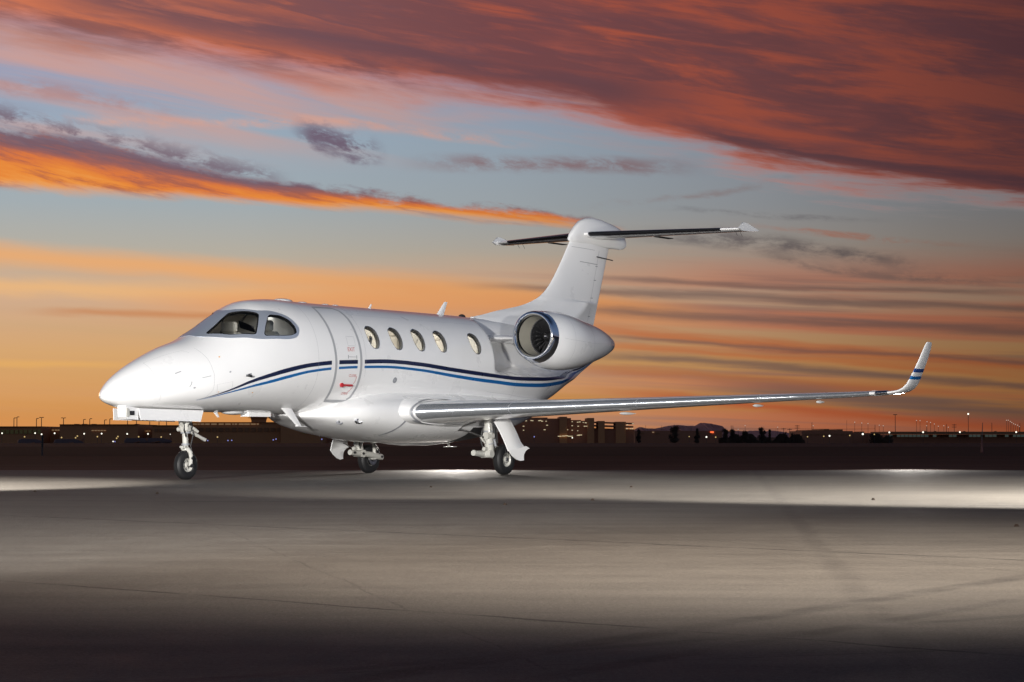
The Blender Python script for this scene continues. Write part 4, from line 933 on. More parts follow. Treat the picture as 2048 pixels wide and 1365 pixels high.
# main gear, mirrored pair
for sgn in (1, -1):
    mir = sgn < 0
    mg = MB(); mg.tube([(7.86, 1.46, 1.06), (7.87, 1.46, .86), (7.88, 1.45, .80), (7.90, 1.45, .60), (7.93, 1.44, .42), (7.95, 1.43, .34)], [.075, .07, .085, .075, .085, .06], 16)
    mg.tube([(7.80, 1.45, .68), (7.96, 1.47, .68)], .07, 12); mg.tube([(7.76, 1.44, .45), (8.02, 1.44, .45)], .035, 8); mg.tube([(7.72, 1.40, .66), (7.76, 1.42, .60), (7.80, 1.44, .56)], .018, 6)
    mg.tube([(7.80, 1.52, .88), (7.80, 1.53, .74)], .022, 6); mg.tube([(7.70, 1.46, 1.0), (8.05, 1.46, 1.0)], .05, 10)
    mgo = jb(mg, 'main_gear', M['gear'], mirror=mir)
    ar = MB(); ar.tube([(7.56, 1.36, .385), (7.66, 1.36, .375), (7.85, 1.36, .365), (8.10, 1.36, .345), (8.42, 1.36, .30), (8.50, 1.36, .29)], [.05, .048, .062, .055, .058, .05], 14); ar.tube([(7.90, 1.30, .36), (7.90, 1.52, .37)], .07, 14); ar.tube([(8.28, 1.33, .30), (8.29, 1.56, .27)], .05, 12)
    jb(ar, 'trailing_arm', M['gear'], mgo, mirror=mir)
    sk = MB(); sk.tube([(8.20, 1.34, .82), (8.24, 1.34, .55)], .062, 14); sk.tube([(8.24, 1.34, .55), (8.27, 1.35, .36)], .034, 12); jb(sk, 'shock_strut', M['gear'], mgo, mirror=mir)
    bk = MB(); bk.lathe([(-.02, .05), (-.02, .115), (.0, .12), (.045, .12), (.06, .05)], (8.29, 1.415, .262), 'y', 24); jb(bk, 'brake', M['gearmetal'], mgo, mirror=mir)
    bl = MB()
    for k in range(3): bl.lathe([(-.02, .001), (-.02, .022), (.02, .022), (.02, .001)], ((7.62, 7.87, 8.42)[k], 1.30, (.38, .36, .30)[k]), 'y', 8)
    jb(bl, 'pivot_bolt', M['dark'], mgo, mirror=mir)
    bs = MB(); bs.tube([(7.885, 1.45, .77), (7.885, 1.45, .74)], .088, 14); bs.tube([(7.92, 1.45, .56), (7.925, 1.45, .54)], .09, 14); bs.tube([(7.95, 1.53, .62), (7.98, 1.54, .50)], .02, 8); jb(bs, 'leg_collar', M['seal'], mgo, mirror=mir)
    hb = MB(); hb.tube([(8.15, 1.32, .60), (8.32, 1.31, .45), (8.40, 1.33, .33)], .012, 6); hb.tube([(7.84, 1.36, .80), (7.80, 1.34, .62), (7.86, 1.36, .45)], .012, 6); hb.tube([(7.97, 1.50, .9), (8.02, 1.50, .65), (7.99, 1.49, .42)], .013, 6); jb(hb, 'hydraulic_line', M['dark'], mgo, mirror=mir)
    br = MB(); br.tube([(7.66, 1.0, .80), (7.80, 1.42, .655)], .016, 8); br.tube([(7.62, .98, .815), (7.86, 1.42, .99)], .014, 8); br.tube([(7.55, .88, .80), (7.68, 1.02, .815)], .05, 10); jb(br, 'side_brace', M['gearmetal'], mgo, mirror=mir)
    wheel(8.29, 1.50, .262, .264, .17, mgo, .125, mir)
    lg = MB(); lg.tube([(8.29, 1.36, .262), (8.29, 1.57, .262)], .032, 12); jb(lg, 'axle', M['gearmetal'], mgo, mirror=mir)
    # gear-leg door with flared foot
    gd = MB()
    rows = []
    for k in np.linspace(0, 1, 14):
        z = .93 - .52 * k; xl = 7.68 + .07 * k; xr = 8.14 + .05 * k
        if k > .8: xr += (k - .8) * .4
        yy = 1.72 + .25 * k + .02 * math.sin(k * PI); rows.append([(xl + (xr - xl) * q_, yy + .03 * math.sin(q_ * PI) , z + .055 * q_) for q_ in np.linspace(0, 1, 9)])
    n_r = len(rows); top_ = rows; inner = [[(p[0], p[1] - .018, p[2]) for p in r] for r in rows]
    gd.loft(top_, False); gd.loft(inner, False)
    for e in (0, -1): gd.loft([[r[e] for r in top_], [r[e] for r in inner]], False)
    gd.loft([top_[0], inner[0]], False); gd.loft([top_[-1], inner[-1]], False)
    gdo = jb(gd, 'main_gear_door', M['white'], mirror=mir, weld=True)
    ftp = [(8.10, .42), (8.55, .50), (8.66, .46), (8.60, .445), (8.54, .41), (8.50, .36), (8.49, .30), (8.50, .255), (8.40, .245), (8.30, .27), (8.18, .34)]
    fd = MB(); fd.prism([(x - .335, 1.965 + .09 * (x - 8.1), z) for x, z in ftp], (0, -.01, 0), (0, .012, 0)); jb(fd, 'door_foot', M['white'], gdo, mirror=mir, angle=20)
    up_ = [(7.66, .93), (7.72, .985), (7.85, 1.03), (8.05, 1.065), (8.40, 1.10), (8.32, 1.05), (8.12, .985), (7.9, .945)]
    ud = MB(); ud.prism([(x, 1.77, z) for x, z in up_], (0, -.02, 0), (0, .01, 0)); jb(ud, 'upper_gear_door', M['white'], mirror=mir, angle=20)
    rd_ = MB(); rd_.tube([(8.0, 1.86, .55), (8.10, 1.66, .42), (8.27, 1.58, .33)], .01, 6); jb(rd_, 'door_link', M['gearmetal'], gdo, mirror=mir)

# ================================================================== BACKGROUND
def bx(px, D): return (px - 1024) / FPX * D
def zt(py, D): return CAMH + (HORIZ - py) / FPX * D
M['bld'] = mat('hazed_facade', (.60, .24, .09), .85, var=.15, vscale=.05)  # facade colours lifted towards orange to carry the haze glow
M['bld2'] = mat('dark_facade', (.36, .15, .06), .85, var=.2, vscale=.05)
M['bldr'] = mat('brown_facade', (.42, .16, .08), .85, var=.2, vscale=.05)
M['greenwall'] = mat('olive_facade', (.5, .34, .09), .8, var=.3, vscale=.5)
M['pole'] = mat('galvanised_pole', (.06, .05, .05), .6)
M['plane'] = mat('dull_airframe', (.16, .095, .085), .7)
M['tree'] = mat('tree_foliage', (.08, .045, .026), .9, var=.4, vscale=.6)
M['trunk'] = mat('tree_bark', (.03, .02, .014), .9)
M['rock'] = ground_mat('hazed_desert_rock', (.60, .32, .27), (.68, .37, .31), .002, .95, .1, spec=.05)  # rock colour lightened and reddened in place of distance haze
G0 = -4.0
def building(name, label, cat, D, depth, parts, m, group=None):
    """parts: (px0, px1, ytop, ybottom or None) boxes seen from the front"""
    x0 = min(p[0] for p in parts); x1 = max(p[1] for p in parts)
    e = empty(name, (bx((x0 + x1) / 2, D), D, G0), 0, label=label, cat=cat, group=group); e_loc = Vector(e.location)
    for i, p in enumerate(parts):
        px0, px1, yt, yb = p[:4]; mm = M[p[4]] if len(p) > 4 else m; nm = p[5] if len(p) > 5 else ('wall' if i == 0 else 'wall'); fo = p[6] if len(p) > 6 else 0.
        mb = MB(); zb_ = G0 if yb is None else zt(yb, D)
        dd = depth * (1 - .06 * i)
        a = (bx(px0, D) - e_loc.x, fo, zb_ - G0); b = (bx(px1, D) - e_loc.x, fo + dd, zt(yt, D) - G0); mb.box(a, b); mb.build(nm, mm, e, smooth=False)
    return e
def on_front(e, D, name, px0, px1, y0, y1, m, proud=.5, th=.3):
    mb = MB(); mb.box((bx(px0, D) - e.location.x, -proud, zt(y1, D) - G0), (bx(px1, D) - e.location.x, -proud + th, zt(y0, D) - G0)); return mb.build(name, m, e, smooth=False)
DT = 1000.
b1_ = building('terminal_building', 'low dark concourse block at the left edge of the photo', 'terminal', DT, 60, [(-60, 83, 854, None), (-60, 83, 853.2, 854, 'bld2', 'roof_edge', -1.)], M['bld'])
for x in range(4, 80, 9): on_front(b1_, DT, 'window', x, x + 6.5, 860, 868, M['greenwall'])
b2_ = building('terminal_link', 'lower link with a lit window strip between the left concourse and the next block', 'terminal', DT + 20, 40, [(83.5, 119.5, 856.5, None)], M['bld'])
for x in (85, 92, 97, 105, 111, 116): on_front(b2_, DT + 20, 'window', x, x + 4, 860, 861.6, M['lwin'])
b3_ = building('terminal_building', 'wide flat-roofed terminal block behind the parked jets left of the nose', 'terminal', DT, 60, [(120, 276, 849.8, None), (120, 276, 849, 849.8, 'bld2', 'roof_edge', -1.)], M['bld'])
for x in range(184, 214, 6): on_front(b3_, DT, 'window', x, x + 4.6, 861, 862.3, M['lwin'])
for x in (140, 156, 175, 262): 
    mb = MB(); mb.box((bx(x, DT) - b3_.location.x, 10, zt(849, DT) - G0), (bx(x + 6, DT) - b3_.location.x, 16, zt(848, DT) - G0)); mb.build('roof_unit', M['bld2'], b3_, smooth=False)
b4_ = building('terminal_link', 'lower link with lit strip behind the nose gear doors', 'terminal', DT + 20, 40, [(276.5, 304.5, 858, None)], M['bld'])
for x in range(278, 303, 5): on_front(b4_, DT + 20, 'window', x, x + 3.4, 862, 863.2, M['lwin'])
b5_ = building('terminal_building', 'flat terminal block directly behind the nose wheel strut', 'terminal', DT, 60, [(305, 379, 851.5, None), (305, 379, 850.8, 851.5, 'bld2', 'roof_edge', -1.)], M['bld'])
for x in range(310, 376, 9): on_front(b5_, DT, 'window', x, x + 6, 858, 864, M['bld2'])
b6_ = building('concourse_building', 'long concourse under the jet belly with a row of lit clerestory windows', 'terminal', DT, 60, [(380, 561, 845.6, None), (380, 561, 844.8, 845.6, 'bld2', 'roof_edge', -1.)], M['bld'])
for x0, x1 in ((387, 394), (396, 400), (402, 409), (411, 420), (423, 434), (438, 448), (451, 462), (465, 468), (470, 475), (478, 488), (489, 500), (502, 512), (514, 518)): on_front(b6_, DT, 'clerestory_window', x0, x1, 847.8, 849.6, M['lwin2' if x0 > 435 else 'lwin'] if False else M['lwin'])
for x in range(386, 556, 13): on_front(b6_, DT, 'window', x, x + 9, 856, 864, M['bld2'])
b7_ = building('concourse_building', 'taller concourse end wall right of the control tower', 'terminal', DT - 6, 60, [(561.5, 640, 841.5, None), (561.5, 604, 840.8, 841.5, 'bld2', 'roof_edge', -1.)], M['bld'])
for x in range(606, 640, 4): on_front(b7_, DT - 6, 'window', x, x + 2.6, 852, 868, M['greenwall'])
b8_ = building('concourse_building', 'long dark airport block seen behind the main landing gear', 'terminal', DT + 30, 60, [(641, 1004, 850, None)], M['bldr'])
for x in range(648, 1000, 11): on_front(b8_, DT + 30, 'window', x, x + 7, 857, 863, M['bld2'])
# control tower
tw = empty('control_tower', (bx(518, DT + 60), DT + 60, G0), 0, label='flared concrete airport control tower cut off by the jet belly', cat='tower')
D_ = DT + 60; rr = []
def sq(w, y): h = w / 2 / FPX * D_; z = zt(y, D_) - G0; return [(-h, -h, z), (h, -h, z), (h, h, z), (-h, h, z)]
mb = MB(); mb.loft([sq(27, 892), sq(26, 850), sq(27, 842), sq(31, 834), (sq(35, 820))], True, True, True); mb.build('tower_shaft', M['bld'], tw, smooth=False)
mb = MB(); mb.loft([sq(35, 820), sq(40, 812), sq(38, 800)], True, True, True); mb.build('tower_cab', M['bld2'], tw, smooth=False)
mb = MB(); mb.loft([sq(39, 800), sq(39, 798), sq(20, 794)], True, True, True); mb.build('roof', M['bld'], tw, smooth=False)
mb = MB(); h = 20 / FPX * D_; mb.box((-h, -h, zt(836.8, D_) - G0), (h, h, zt(835.8, D_) - G0)); mb.build('walkway', M['bld2'], tw, smooth=False)
# parking structure
DG = 950.
pk = building('parking_garage', 'multi-storey parking garage with lit decks beyond the left wing root', 'garage', DG, 50,
    [(1005, 1095, 835.5, None), (1095, 1118, 837.5, None), (1118.5, 1134, 834, None, 'bld', 'stair_tower', -2.), (1134, 1142, 836.5, None), (1142, 1162, 840.5, None), (1162, 1174, 842, None),
     (1174, 1188, 836.5, None, 'bld', 'stair_tower', -2.), (1188, 1268, 861, None), (1196, 1209, 842.5, None, 'bld', 'stair_tower', -2.), (1231, 1251, 844, None, 'bld', 'stair_tower', -2.)], M['bldr'])
for y0, y1, x1 in ((843.5, 846, 1268), (850, 853, 1267), (856.5, 861.5, 1269)):
    mb = MB(); xa, xb = bx(1186, DG) - pk.location.x, bx(x1, DG) - pk.location.x; z0a, z1a = zt(y1, DG) - G0, zt(y0, DG) - G0; dr_ = -2.6 / FPX * DG
    mb.prism([(xa, 0, z0a), (xb, 0, z0a + dr_), (xb, 0, z1a + dr_), (xa, 0, z1a)], (0, 2, 0), (0, 30, 0)); mb.build('parking_deck', M['bldr'], pk, smooth=False)
rnd = random.Random(3)
for x, y in [(1144, 844), (1144, 852), (1144, 861), (1155, 845), (1156, 853), (1155, 862), (1135, 860), (1159, 844.5), (1170, 846), (1173, 853), (1169, 853), (1156, 871), (1160, 870.5), (1133, 872), (1142, 873), (1137, 873), (1127, 872.5), (1119, 873), (1254, 850), (1265, 848), (1253, 858), (1260, 858), (1264, 858)] + \
        [(1030, 842), (1034, 842), (1048, 842), (1052, 842.3), (1062, 841.6), (1065, 842), (1078, 842), (1081, 841.5), (1084, 843), (1092, 843), (1047, 853), (1047, 861), (1089, 860), (1094, 851), (1166, 845.5), (1172, 846.3)]:
    w = rnd.uniform(.8, 2.0) if y < 870 else rnd.uniform(1.5, 4); on_front(pk, DG, 'deck_lamp', x - w, x + w, y - .7, y + .7, M['lwin2'], 2.6, .4)
# right-hand buildings
DR = 1100.
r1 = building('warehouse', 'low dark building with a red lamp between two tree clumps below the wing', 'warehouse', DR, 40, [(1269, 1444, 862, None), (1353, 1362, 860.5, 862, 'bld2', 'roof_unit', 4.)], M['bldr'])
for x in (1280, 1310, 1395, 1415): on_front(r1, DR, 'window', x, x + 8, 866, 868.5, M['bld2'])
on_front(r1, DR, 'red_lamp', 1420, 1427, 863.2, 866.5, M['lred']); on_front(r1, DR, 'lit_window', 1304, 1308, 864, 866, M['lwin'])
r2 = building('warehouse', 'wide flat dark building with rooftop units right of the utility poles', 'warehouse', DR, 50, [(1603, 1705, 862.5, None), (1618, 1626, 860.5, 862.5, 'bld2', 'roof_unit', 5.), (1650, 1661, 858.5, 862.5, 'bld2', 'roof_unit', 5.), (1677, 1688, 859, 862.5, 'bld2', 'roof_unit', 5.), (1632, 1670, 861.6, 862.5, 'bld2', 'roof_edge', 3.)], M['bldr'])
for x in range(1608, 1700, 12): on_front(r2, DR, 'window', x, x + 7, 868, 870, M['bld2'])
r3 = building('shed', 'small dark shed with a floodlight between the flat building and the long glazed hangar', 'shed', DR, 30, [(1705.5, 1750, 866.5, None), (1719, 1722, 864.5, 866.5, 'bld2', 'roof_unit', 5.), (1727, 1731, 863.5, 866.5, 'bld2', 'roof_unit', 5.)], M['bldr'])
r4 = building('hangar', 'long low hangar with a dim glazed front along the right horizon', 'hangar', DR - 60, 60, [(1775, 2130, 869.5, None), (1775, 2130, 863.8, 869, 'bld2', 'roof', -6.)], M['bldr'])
for i, x in enumerate(range(1777, 2120, 8)):
    on_front(r4, DR - 60, 'glazing_panel', x, x + 6.6, 869.8, 874.2, M['lglass'] if rnd.random() < .72 else M['bld2'], .5)
for x in (1862, 1858, 1941, 2016): mb = None
for x in (1858, 1878, 1937, 2000): 
    mb = MB(); mb.box((bx(x, DR - 60) - r4.location.x, 10, zt(863.8, DR - 60) - G0), (bx(x + 2, DR - 60) - r4.location.x, 14, zt(862.4, DR - 60) - G0)); mb.build('roof_unit', M['bld2'], r4, smooth=False)
# light masts
def mast(px, yt, D, heads, label, group, hm=None, r=.12, arm=4., base=G0, hr=.45):
    e = empty('light_mast', (bx(px, D), D, base), 0, label=label, cat='light mast', group=group); H = zt(yt, D) - base
    mb = MB(); mb.tube([(0, 0, 0), (0, 0, H)], [r * 1.4, r], 6); mb.build('pole', M['pole'], e, smooth=False)
    a = arm / FPX * D
    if heads:
        mb = MB(); mb.box((-a * (1 if heads == 2 else .15), -.1, H - .15), (a, .1, H)); mb.build('arm', M['pole'], e, smooth=False)
        for s_ in ([-1, 1] if heads == 2 else [1]):
            mb = MB(); mb.prism([(s_ * a - .55, 0, H - .1), (s_ * a - .4, 0, H + .2), (s_ * a + .4, 0, H + .2), (s_ * a + .55, 0, H - .1)], (0, -.35, 0), (0, .35, 0)); mb.build('lamp_head', M['pole'] if hm is None else hm, e, smooth=False)
    elif hm is not None:
        mb = MB(); hr = hr * .85; mb.lathe([(-hr, .01), (-hr * .7, hr * .7), (0, hr), (hr * .7, hr * .7), (hr, .01)], (0, 0, H), 'z', 8); mb.build('lamp_globe', hm, e)
    return e
gl_ = 'unlit apron floodlight masts behind the left terminal'
for i, (x, y, hd_) in enumerate([(28.5, 836.5, 1), (34.5, 834.5, 1), (73.5, 837.5, 1), (83.5, 835.5, 2), (127.5, 836.5, 2), (167.5, 839.5, 1), (180, 838, 1), (209.5, 840.5, 1), (220, 838.5, 1), (255.5, 841, 0), (273.5, 841, 0), (300, 843, 0), (318.5, 843, 0), (333.5, 843, 0)]):
    where = ['leftmost, at the photo edge', 'taller of the leftmost pair', 'shorter of the second pair from the left', 'with two arms at the right end of the left concourse', 'with two arms on the left corner of the wide terminal block', 'short one above the middle of the wide terminal block', 'right neighbour of the short one above the wide terminal block', 'short one just left of the jet nose tip', 'just below the jet nose tip', 'first one under the nose gear door', 'second one under the nose gear door', 'third one under the nose gear door, over the low link', 'fourth one under the nose gear door', 'fifth one under the nose gear door, beside the nose strut'][i]
    mast(x, y, DT + 80, hd_, 'thin dark floodlight mast, ' + where, gl_, arm=2.6, r=.17)
names_w = ['at the far left edge', 'in front of the left concourse', 'beside the slim post at the left', 'in front of the first lit link', 'on the left part of the wide terminal block', 'in the middle of the wide terminal block', 'below the jet nose tip', 'in front of the low link by the nose gear', 'just left of the nose wheel strut']
for (x, y), w in zip([(5, 867), (71, 866.8), (84, 869), (110, 867), (169, 868), (204, 867.8), (255, 868.3), (296.5, 868.3), (341, 869)], names_w):
    mast(x, y, 900., 0, 'low lit white apron lamp ' + w, 'lit white apron lamps before the terminal', M['lwhite'], r=.06, hr=.36 if x != 341 else .2)
names_y = ['below the left concourse', 'left of the wide terminal block centre', 'lower of the yellow pair mid terminal', 'upper of the yellow pair mid terminal', 'before the right part of the wide terminal block', 'above the second yellow pair right of it', 'lower of the yellow pair left of the nose tip', 'near the low link behind the nose gear', 'left of the nose strut', 'right of the nose strut under the belly']
for (x, y), w in zip([(50, 874), (124, 875.6), (152, 876), (155.5, 872.6), (195.5, 873.8), (236.5, 873.6), (234, 877), (278, 874), (323, 874.5), (435.5, 874.6)], names_y):
    mast(x, y, 820., 0, 'low dim yellow apron lamp ' + w, 'yellow apron lamps', M['lyellow'], r=.05, hr=.33)
names_b = ['right of the nose strut', 'left of a close pair under the belly', 'right of a close pair under the belly', 'left of the pair right of the control tower', 'right of the pair right of the control tower', 'left of the far main gear', 'behind the near main wheel', 'below the parking garage', 'pale one of two left of the nose strut', 'right one of two left of the nose strut']
for (x, y), w in zip([(416, 881.6), (456.5, 881.5), (464, 881.2), (547, 880.2), (552.5, 878.6), (644, 879), (1068.5, 874), (1144.5, 876), (227, 883.4), (230.5, 883.6)], names_b):
    mast(x, y, 600., 0, 'tiny blue taxiway edge lamp ' + w, 'taxiway edge lamps', M['lblue'] if x not in (227, 1144.5) else M['lwhite'], r=.03, hr=.20)
names_r = ['left of the mesa-side trees', 'first under the red lamp building', 'second under the red lamp building', 'third, right end of the red lamp building', 'below the left part of the flat dark building', 'below the middle of the flat dark building', 'right neighbour of the middle one on the flat dark building', 'bright one on the small shed', 'at the right end of the small shed', 'at the left end of the long hangar', 'on the left half of the long hangar', 'at the middle of the long hangar', 'far right on the long hangar', 'right end of the flat dark building']
for (x, y, r_), w in zip([(1378, 873.6, .25), (1393, 874.4, .42), (1412.5, 874.4, .42), (1431, 874.8, .34), (1614.5, 874, .3), (1647, 873, .34), (1658.5, 872.2, .42), (1725, 868.6, .5), (1748, 869.3, .3), (1778, 865.2, .42), (1845.5, 864.8, .42), (1919, 864.6, .42), (2031.5, 864.6, .42), (1699, 871.4, .35)], names_r):
    mast(x, y, 930., 0, 'small lit yard lamp ' + w, 'lit yard lamps along the right horizon', M['lwhite'] if r_ > .4 else M['lyellow'], r=.05, hr=r_)
gr_ = 'tall street lights along the right horizon'
LR = [(1709, 845, 1), (1723, 846.5, 1), (1735.5, 847.5, 0), (1758, 851, 1), (1766, 852, 1), (1832.5, 841.5, 2), (1839.5, 842, 1), (1852.5, 852, 1), (1853.5, 844, 1), (1860.5, 845.5, 1), (1868, 848.5, 1), (1876, 853, 1), (1887, 852, 1), (1896, 855, 1), (2012.5, 841, 2), (2016, 841, 2), (2020, 843.5, 1), (2023, 845.5, 1), (2026.5, 848, 1), (2030, 849.5, 1), (2034.5, 851, 1), (2038, 853.5, 1), (1490, 852, 1), (1555, 855, 1), (1626, 852, 1), (1476, 859, 1)]
for i, (x, y, hd_) in enumerate(LR):
    if x < 1700: w = {1490: 'beside the pole right of the mesa', 1555: 'above the trees in the middle of the gap', 1626: 'beside the tall pole over the flat building', 1476: 'between the mesa and the clump of trees'}[int(x)]
    elif x < 1770: w = ['first', 'second', 'third', 'fourth', 'fifth'][i] + ' from the left over the small shed'
    elif x < 1850: w = ['left', 'right'][i - 5] + ' one of the tall pair over the hangar left half'
    elif x < 1900: w = ['short front one', 'first', 'second', 'third', 'fourth', 'fifth', 'sixth'][i - 7] + ' of the sloping row over the hangar'
    else: w = ['first', 'second', 'third', 'fourth', 'fifth', 'sixth', 'seventh', 'eighth'][i - 14] + ' of the descending row at the right edge'
    mast(x, y, 1300., 0, 'slender lit street light, ' + w, gr_, M['lpale'], r=.08, hr=.34)
mast(1790, 830, 1150., 2, 'tallest unlit floodlight mast over the left end of the hangar', None, arm=2.0, r=.13)
mast(1936, 828.5, 1150., 0, 'tall mast with one bright white lamp over the hangar', None, M['lwhite'], r=.11, hr=.55)
# utility poles
for i, (x, y, cr) in enumerate([(1462, 851.5, 0), (1465.5, 851.5, 0), (1594, 850.5, 2), (1623.5, 845.5, 0), (1567, 856.5, 1), (1579, 857.5, 1), (1892, 849, 0), (1907.8, 848.5, 2), (1983, 846, 0), (2039, 847, 0), (1693, 841, 0), (1291, 850.5, 0), (1323, 851, 0), (1382, 852, 0), (1551.5, 858, 0), (1749.5, 850, 0)]):
    w = ['left of a close pair right of the mesa', 'right of a close pair right of the mesa', 'with crossarms left of the flat dark building', 'plain tall one above the flat dark building roof', 'short left one between the small trees', 'short right one between the small trees', 'left of the braced one over the hangar', 'braced one with crossarms over the hangar', 'right of the bright mast over the hangar', 'near the right edge of the photo', 'faint one above the right end of the flat building', 'thin one right of the garage decks', 'thin one over the low ridge', 'thin one before the mesa', 'thin one left of the small conical tree', 'thin one at the shed right end'][i]
    D_ = 1150.; e = empty('utility_pole', (bx(x, D_), D_, G0), 0, label='dark wooden utility pole, ' + w, cat='utility pole', group='utility poles along the right horizon'); H = zt(y, D_) - G0
    mb = MB(); mb.tube([(0, 0, 0), (0, 0, H)], [.16, .12] if i not in (10, 11, 12, 13, 14) else [.07, .06], 6); mb.build('pole', M['pole'], e, smooth=False)
    for k in range(cr):
        mb = MB(); mb.box((-1.2, -.1, H - .6 - k * 1.1), (1.2, .1, H - .35 - k * 1.1)); mb.build('crossarm', M['pole'], e, smooth=False)
# wires between them
wr = MB(); D_ = 1150.
for a, b, y in ((1462, 1594, 856.5), (1594, 1749, 857), (1594, 1749, 858.5), (1462, 1594, 858)):
    wr.tube([(bx(a + (b - a) * k / 12, D_), D_, zt(y + 1.2 * math.sin(PI * k / 12), D_)) for k in range(13)], .035, 4)
tag(wr.build('power_lines', M['pole'], smooth=False), label='thin power lines strung between the utility poles right of the mesa', cat='power line')
# trees
def tree(px0, px1, yt, D, label, conical=False, seed=1, group=None):
    r_ = random.Random(seed); xc = (px0 + px1) / 2; e = empty('tree', (bx(xc, D), D, G0), 0, label=label, cat='tree', group=group)
    Wd = (px1 - px0) / FPX * D / 2; H = zt(yt, D) - G0
    mb = MB(); mb.tube([(0, 0, 0), (.1, 0, H * .45), (0, 0, H * .8)], [.35, .22, .08], 7)
    for k in range(6):
        a = r_.uniform(0, 6.28); z0 = H * r_.uniform(.3, .6); mb.tube([(0, 0, z0), (math.cos(a) * Wd * .6, math.sin(a) * Wd * .6, z0 + H * .2)], [.1, .03], 5)
    mb.build('trunk', M['trunk'], e, smooth=False)
    cr = MB(); clumps = []
    for k in range(26):
        h = r_.uniform(.3, .93); wmax = (1 - h) * 1.15 if conical else math.sqrt(max(.05, 1 - ((h - .45) / .56) ** 2))
        a = r_.uniform(0, 6.28); rad = r_.uniform(0, .8) * wmax * Wd; clumps.append((math.cos(a) * rad, math.sin(a) * rad, h * H, Wd * r_.uniform(.28, .5)))
    clumps.append((0, 0, H * .93, Wd * .15))
    for c_ in clumps:
        for k in range(110):
            d = Vector((r_.gauss(0, 1), r_.gauss(0, 1), r_.gauss(0, 1))).normalized() * c_[3] * r_.uniform(.4, 1.1); p = Vector(c_[:3]) + d; p.z = max(p.z, .5)
            s_ = r_.uniform(.16, .4); n1 = Vector((r_.gauss(0, 1), r_.gauss(0, 1), r_.gauss(0, 1))).normalized(); n2 = n1.orthogonal().normalized()
            cr.add([p - n1 * s_, p + n2 * s_ * .7, p + n1 * s_], [(0, 1, 2)])
    tag(cr.build('crown', M['tree'], e, smooth=False, recalc=False), kind='stuff'); return e
for i, (a, b, y, con, w) in enumerate([(1337, 1362, 853, False, 'round dark tree in front of the ridge left of the mesa'), (1388, 1400, 856.5, False, 'small dark tree at the left foot of the mesa'), (1441, 1460, 858, False, 'left half of the dense tree clump right of the mesa'), (1456, 1474, 860, False, 'right half of the dense tree clump right of the mesa'), (1478, 1500, 863.5, False, 'low bushy tree between the clump and the tall one'), (1514, 1533, 854.5, False, 'tallest ragged tree left of the small conical one'), (1535, 1543, 857.5, True, 'small slim conical tree beside the tall ragged tree'), (1568, 1575, 863, False, 'little bush-like tree by the short utility poles'), (1581, 1587, 865.5, False, 'tiny tree just left of the crossarm pole'), (1272, 1282, 857, False, 'small tree at the right foot of the parking garage')]):
    tree(a, b, y, 900. + 10 * i, w, con, 11 + i)
# hedge-line of far scrub between the buildings
for a, b, y, w in ((1440, 1605, 872.3, 'low dark scrub line below the trees right of the mesa'), (1744, 1780, 872.5, 'low dark scrub between the shed and the long hangar')):
    mb = MB(); D_ = 1000.; n = int((b - a) * 60)
    for k in range(n):
        x = bx(rnd.uniform(a, b), D_); yy = D_ + rnd.uniform(-8, 8); hmax = zt(y, D_) - G0; z = G0 + hmax * rnd.random() ** .7 * (.8 + .25 * math.sin(x * .9) + .22 * math.sin(x * .31 + 1)); s_ = rnd.uniform(.25, .6)
        mb.add([(x - s_, yy, z - s_ * .3), (x + s_, yy + .2, z - s_ * .2), (x + rnd.uniform(-.2, .2), yy, z + s_ * .6)], [(0, 1, 2)])
    tag(mb.build('scrub', M['tree'], smooth=False, recalc=False), kind='stuff', label=w)
# mountains
def ridge(pts, D, name, depth=1500., seed=0):
    r_ = np.random.RandomState(seed); xs_ = np.linspace(pts[0][0], pts[-1][0], 160); ys_ = np.interp(xs_, [p[0] for p in pts], [p[1] for p in pts]); ys_ = ys_ + np.convolve(r_.randn(160), np.ones(5) / 5, 'same') * .5
    rows = []
    for k, hk in ((0, 0), (.3, .45), (.6, .85), (.8, 1.), (1.2, .7), (2., 0)):
        rows.append([(bx(x, D), D - depth * .8 + depth * k + r_.uniform(-1, 1) * 60, G0 + (zt(y, D) - G0) * hk * (1 if hk in (0, 1.) else r_.uniform(.9, 1.08))) for x, y in zip(xs_, ys_)])
    mb = MB(); mb.loft(rows, False); return tag(mb.build(name, M['rock'], smooth=False), kind='structure')
ridge([(1250, 873), (1275, 856), (1280, 854.5), (1290, 857), (1310, 857.5), (1330, 853.5), (1345, 851), (1360, 850.5), (1375, 852), (1391, 852), (1396, 849), (1401, 846.5), (1410, 846.3), (1420, 847.5), (1430, 849.5), (1436, 851), (1440, 855), (1446, 861), (1462, 872)], 16000, 'mountain', seed=2)
ridge([(1440, 873), (1465, 863.5), (1472, 862), (1490, 863), (1500, 861.8), (1512, 861.5), (1530, 863), (1545, 861.5), (1558, 863.5), (1572, 866), (1590, 870), (1620, 873)], 19000, 'mountain', seed=5)
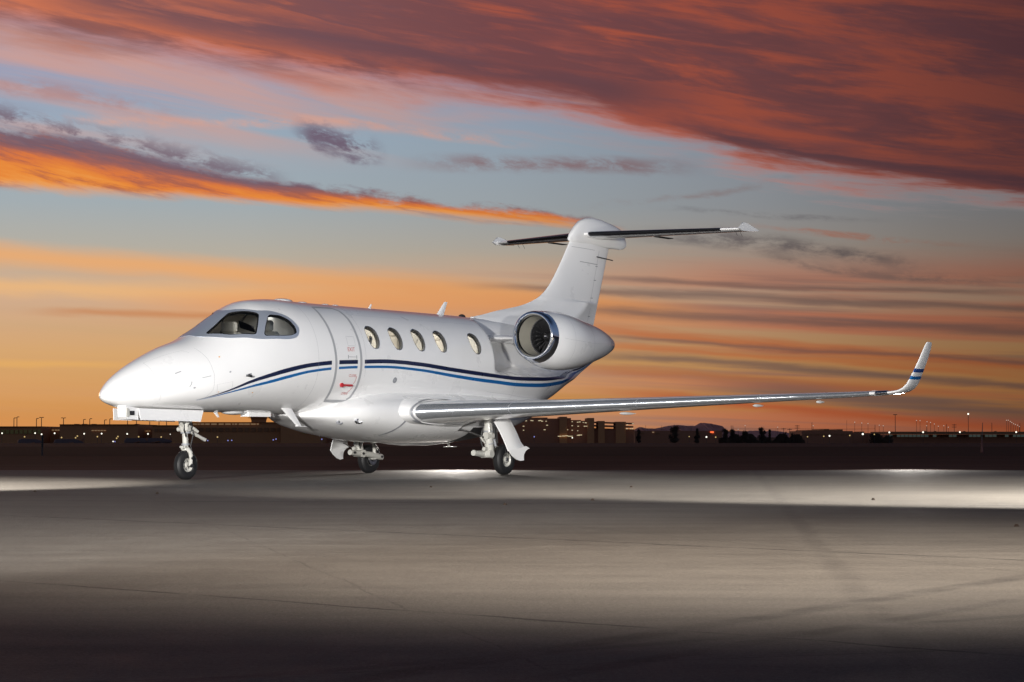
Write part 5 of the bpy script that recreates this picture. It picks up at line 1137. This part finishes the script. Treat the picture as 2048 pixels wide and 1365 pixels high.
# parked aircraft far off
for i, (a, b, y, w) in enumerate([(36, 88, 878.3, 'leftmost dull grey parked airliner in front of the left concourse'), (108, 168, 878.5, 'second dull parked airliner left of the nose, before the wide terminal block'), (249, 296, 876.6, 'dull parked airliner behind the front of the nose gear door'), (272, 345, 876.4, 'long dull parked airliner just left of the nose strut')]):
    D_ = 760. + 25 * i; Lh = (b - a) / 2 / FPX * D_; e = empty('parked_airliner', (bx((a + b) / 2, D_), D_, G0), 0, label=w, cat='airliner', group='airliners parked by the terminal'); zt_ = zt(y, D_) - G0; R_ = 1.35; zc_ = zt_ - R_
    mb = MB(); mb.lathe([(-Lh, .05), (-Lh * .96, R_ * .5), (-Lh * .86, R_ * .9), (-Lh * .7, R_), (Lh * .45, R_), (Lh * .8, R_ * .6), (Lh, .15)], (0, 0, zc_), 'x', 14); mb.build('body', M['plane'], e)
    for s_ in (-1, 1):
        mb = MB(); mb.prism([(-Lh * .15, s_ * R_ * .7, zc_ - .5), (Lh * .2, s_ * R_ * .7, zc_ - .5), (Lh * .5, s_ * Lh * .8, zc_), (Lh * .38, s_ * Lh * .8, zc_)], (0, 0, 0), (0, 0, .2)); mb.build('wing', M['bldr'], e, smooth=False)
    mb = MB(); mb.prism([(Lh * .72, 0, zc_ + .6), (Lh * .98, 0, zc_ + .3), (Lh * 1.02, 0, zc_ + 1.5), (Lh * .94, 0, zc_ + 1.5)], (0, -.08, 0), (0, .08, 0)); mb.build('tail_fin', M['bldr'], e, smooth=False)
    for x_ in (-Lh * .75, Lh * .1):
        mb = MB(); mb.lathe([(-.15, .01), (-.15, .4), (.15, .4), (.15, .01)], (x_, 0, .42), 'y', 10); mb.tube([(x_, 0, .4), (x_, 0, zc_)], .1, 6); mb.build('wheel', M['dark'], e, smooth=False)
# the two posts in the middle distance
M['redpost'] = mat('dull_red_plastic', (.045, .006, .006), .6)
D_ = 95.; e = empty('marker_cone', (bx(1963, D_), D_, 0), 0, label='slim dark red marker with thin black whip on the grass verge, far right', cat='marker')
mb = MB(); mb.lathe([(0, .09), (.02, .085), (.03, .065), (.52, .035), (.54, .03), (.54, .0)], (0, 0, 0), 'z', 16); mb.build('cone', M['redpost'], e)
mb = MB(); mb.tube([(0, 0, .53), (.01, 0, .8), (.035, 0, 1.26)], [.03, .02, .012], 8); mb.build('whip', M['dark'], e)
D_ = 78.7; e = empty('marker_post', (bx(85.5, D_), D_, 0), 0, label='short dark two-part marker post at the near edge of the grass, far left', cat='marker')
mb = MB(); mb.tube([(0, 0, -.0), (0, 0, .30)], .03, 10); mb.build('sleeve', M['pole'], e)
mb = MB(); mb.tube([(0, 0, .30), (0, 0, .73)], .036, 10); mb.build('post', M['dark'], e)
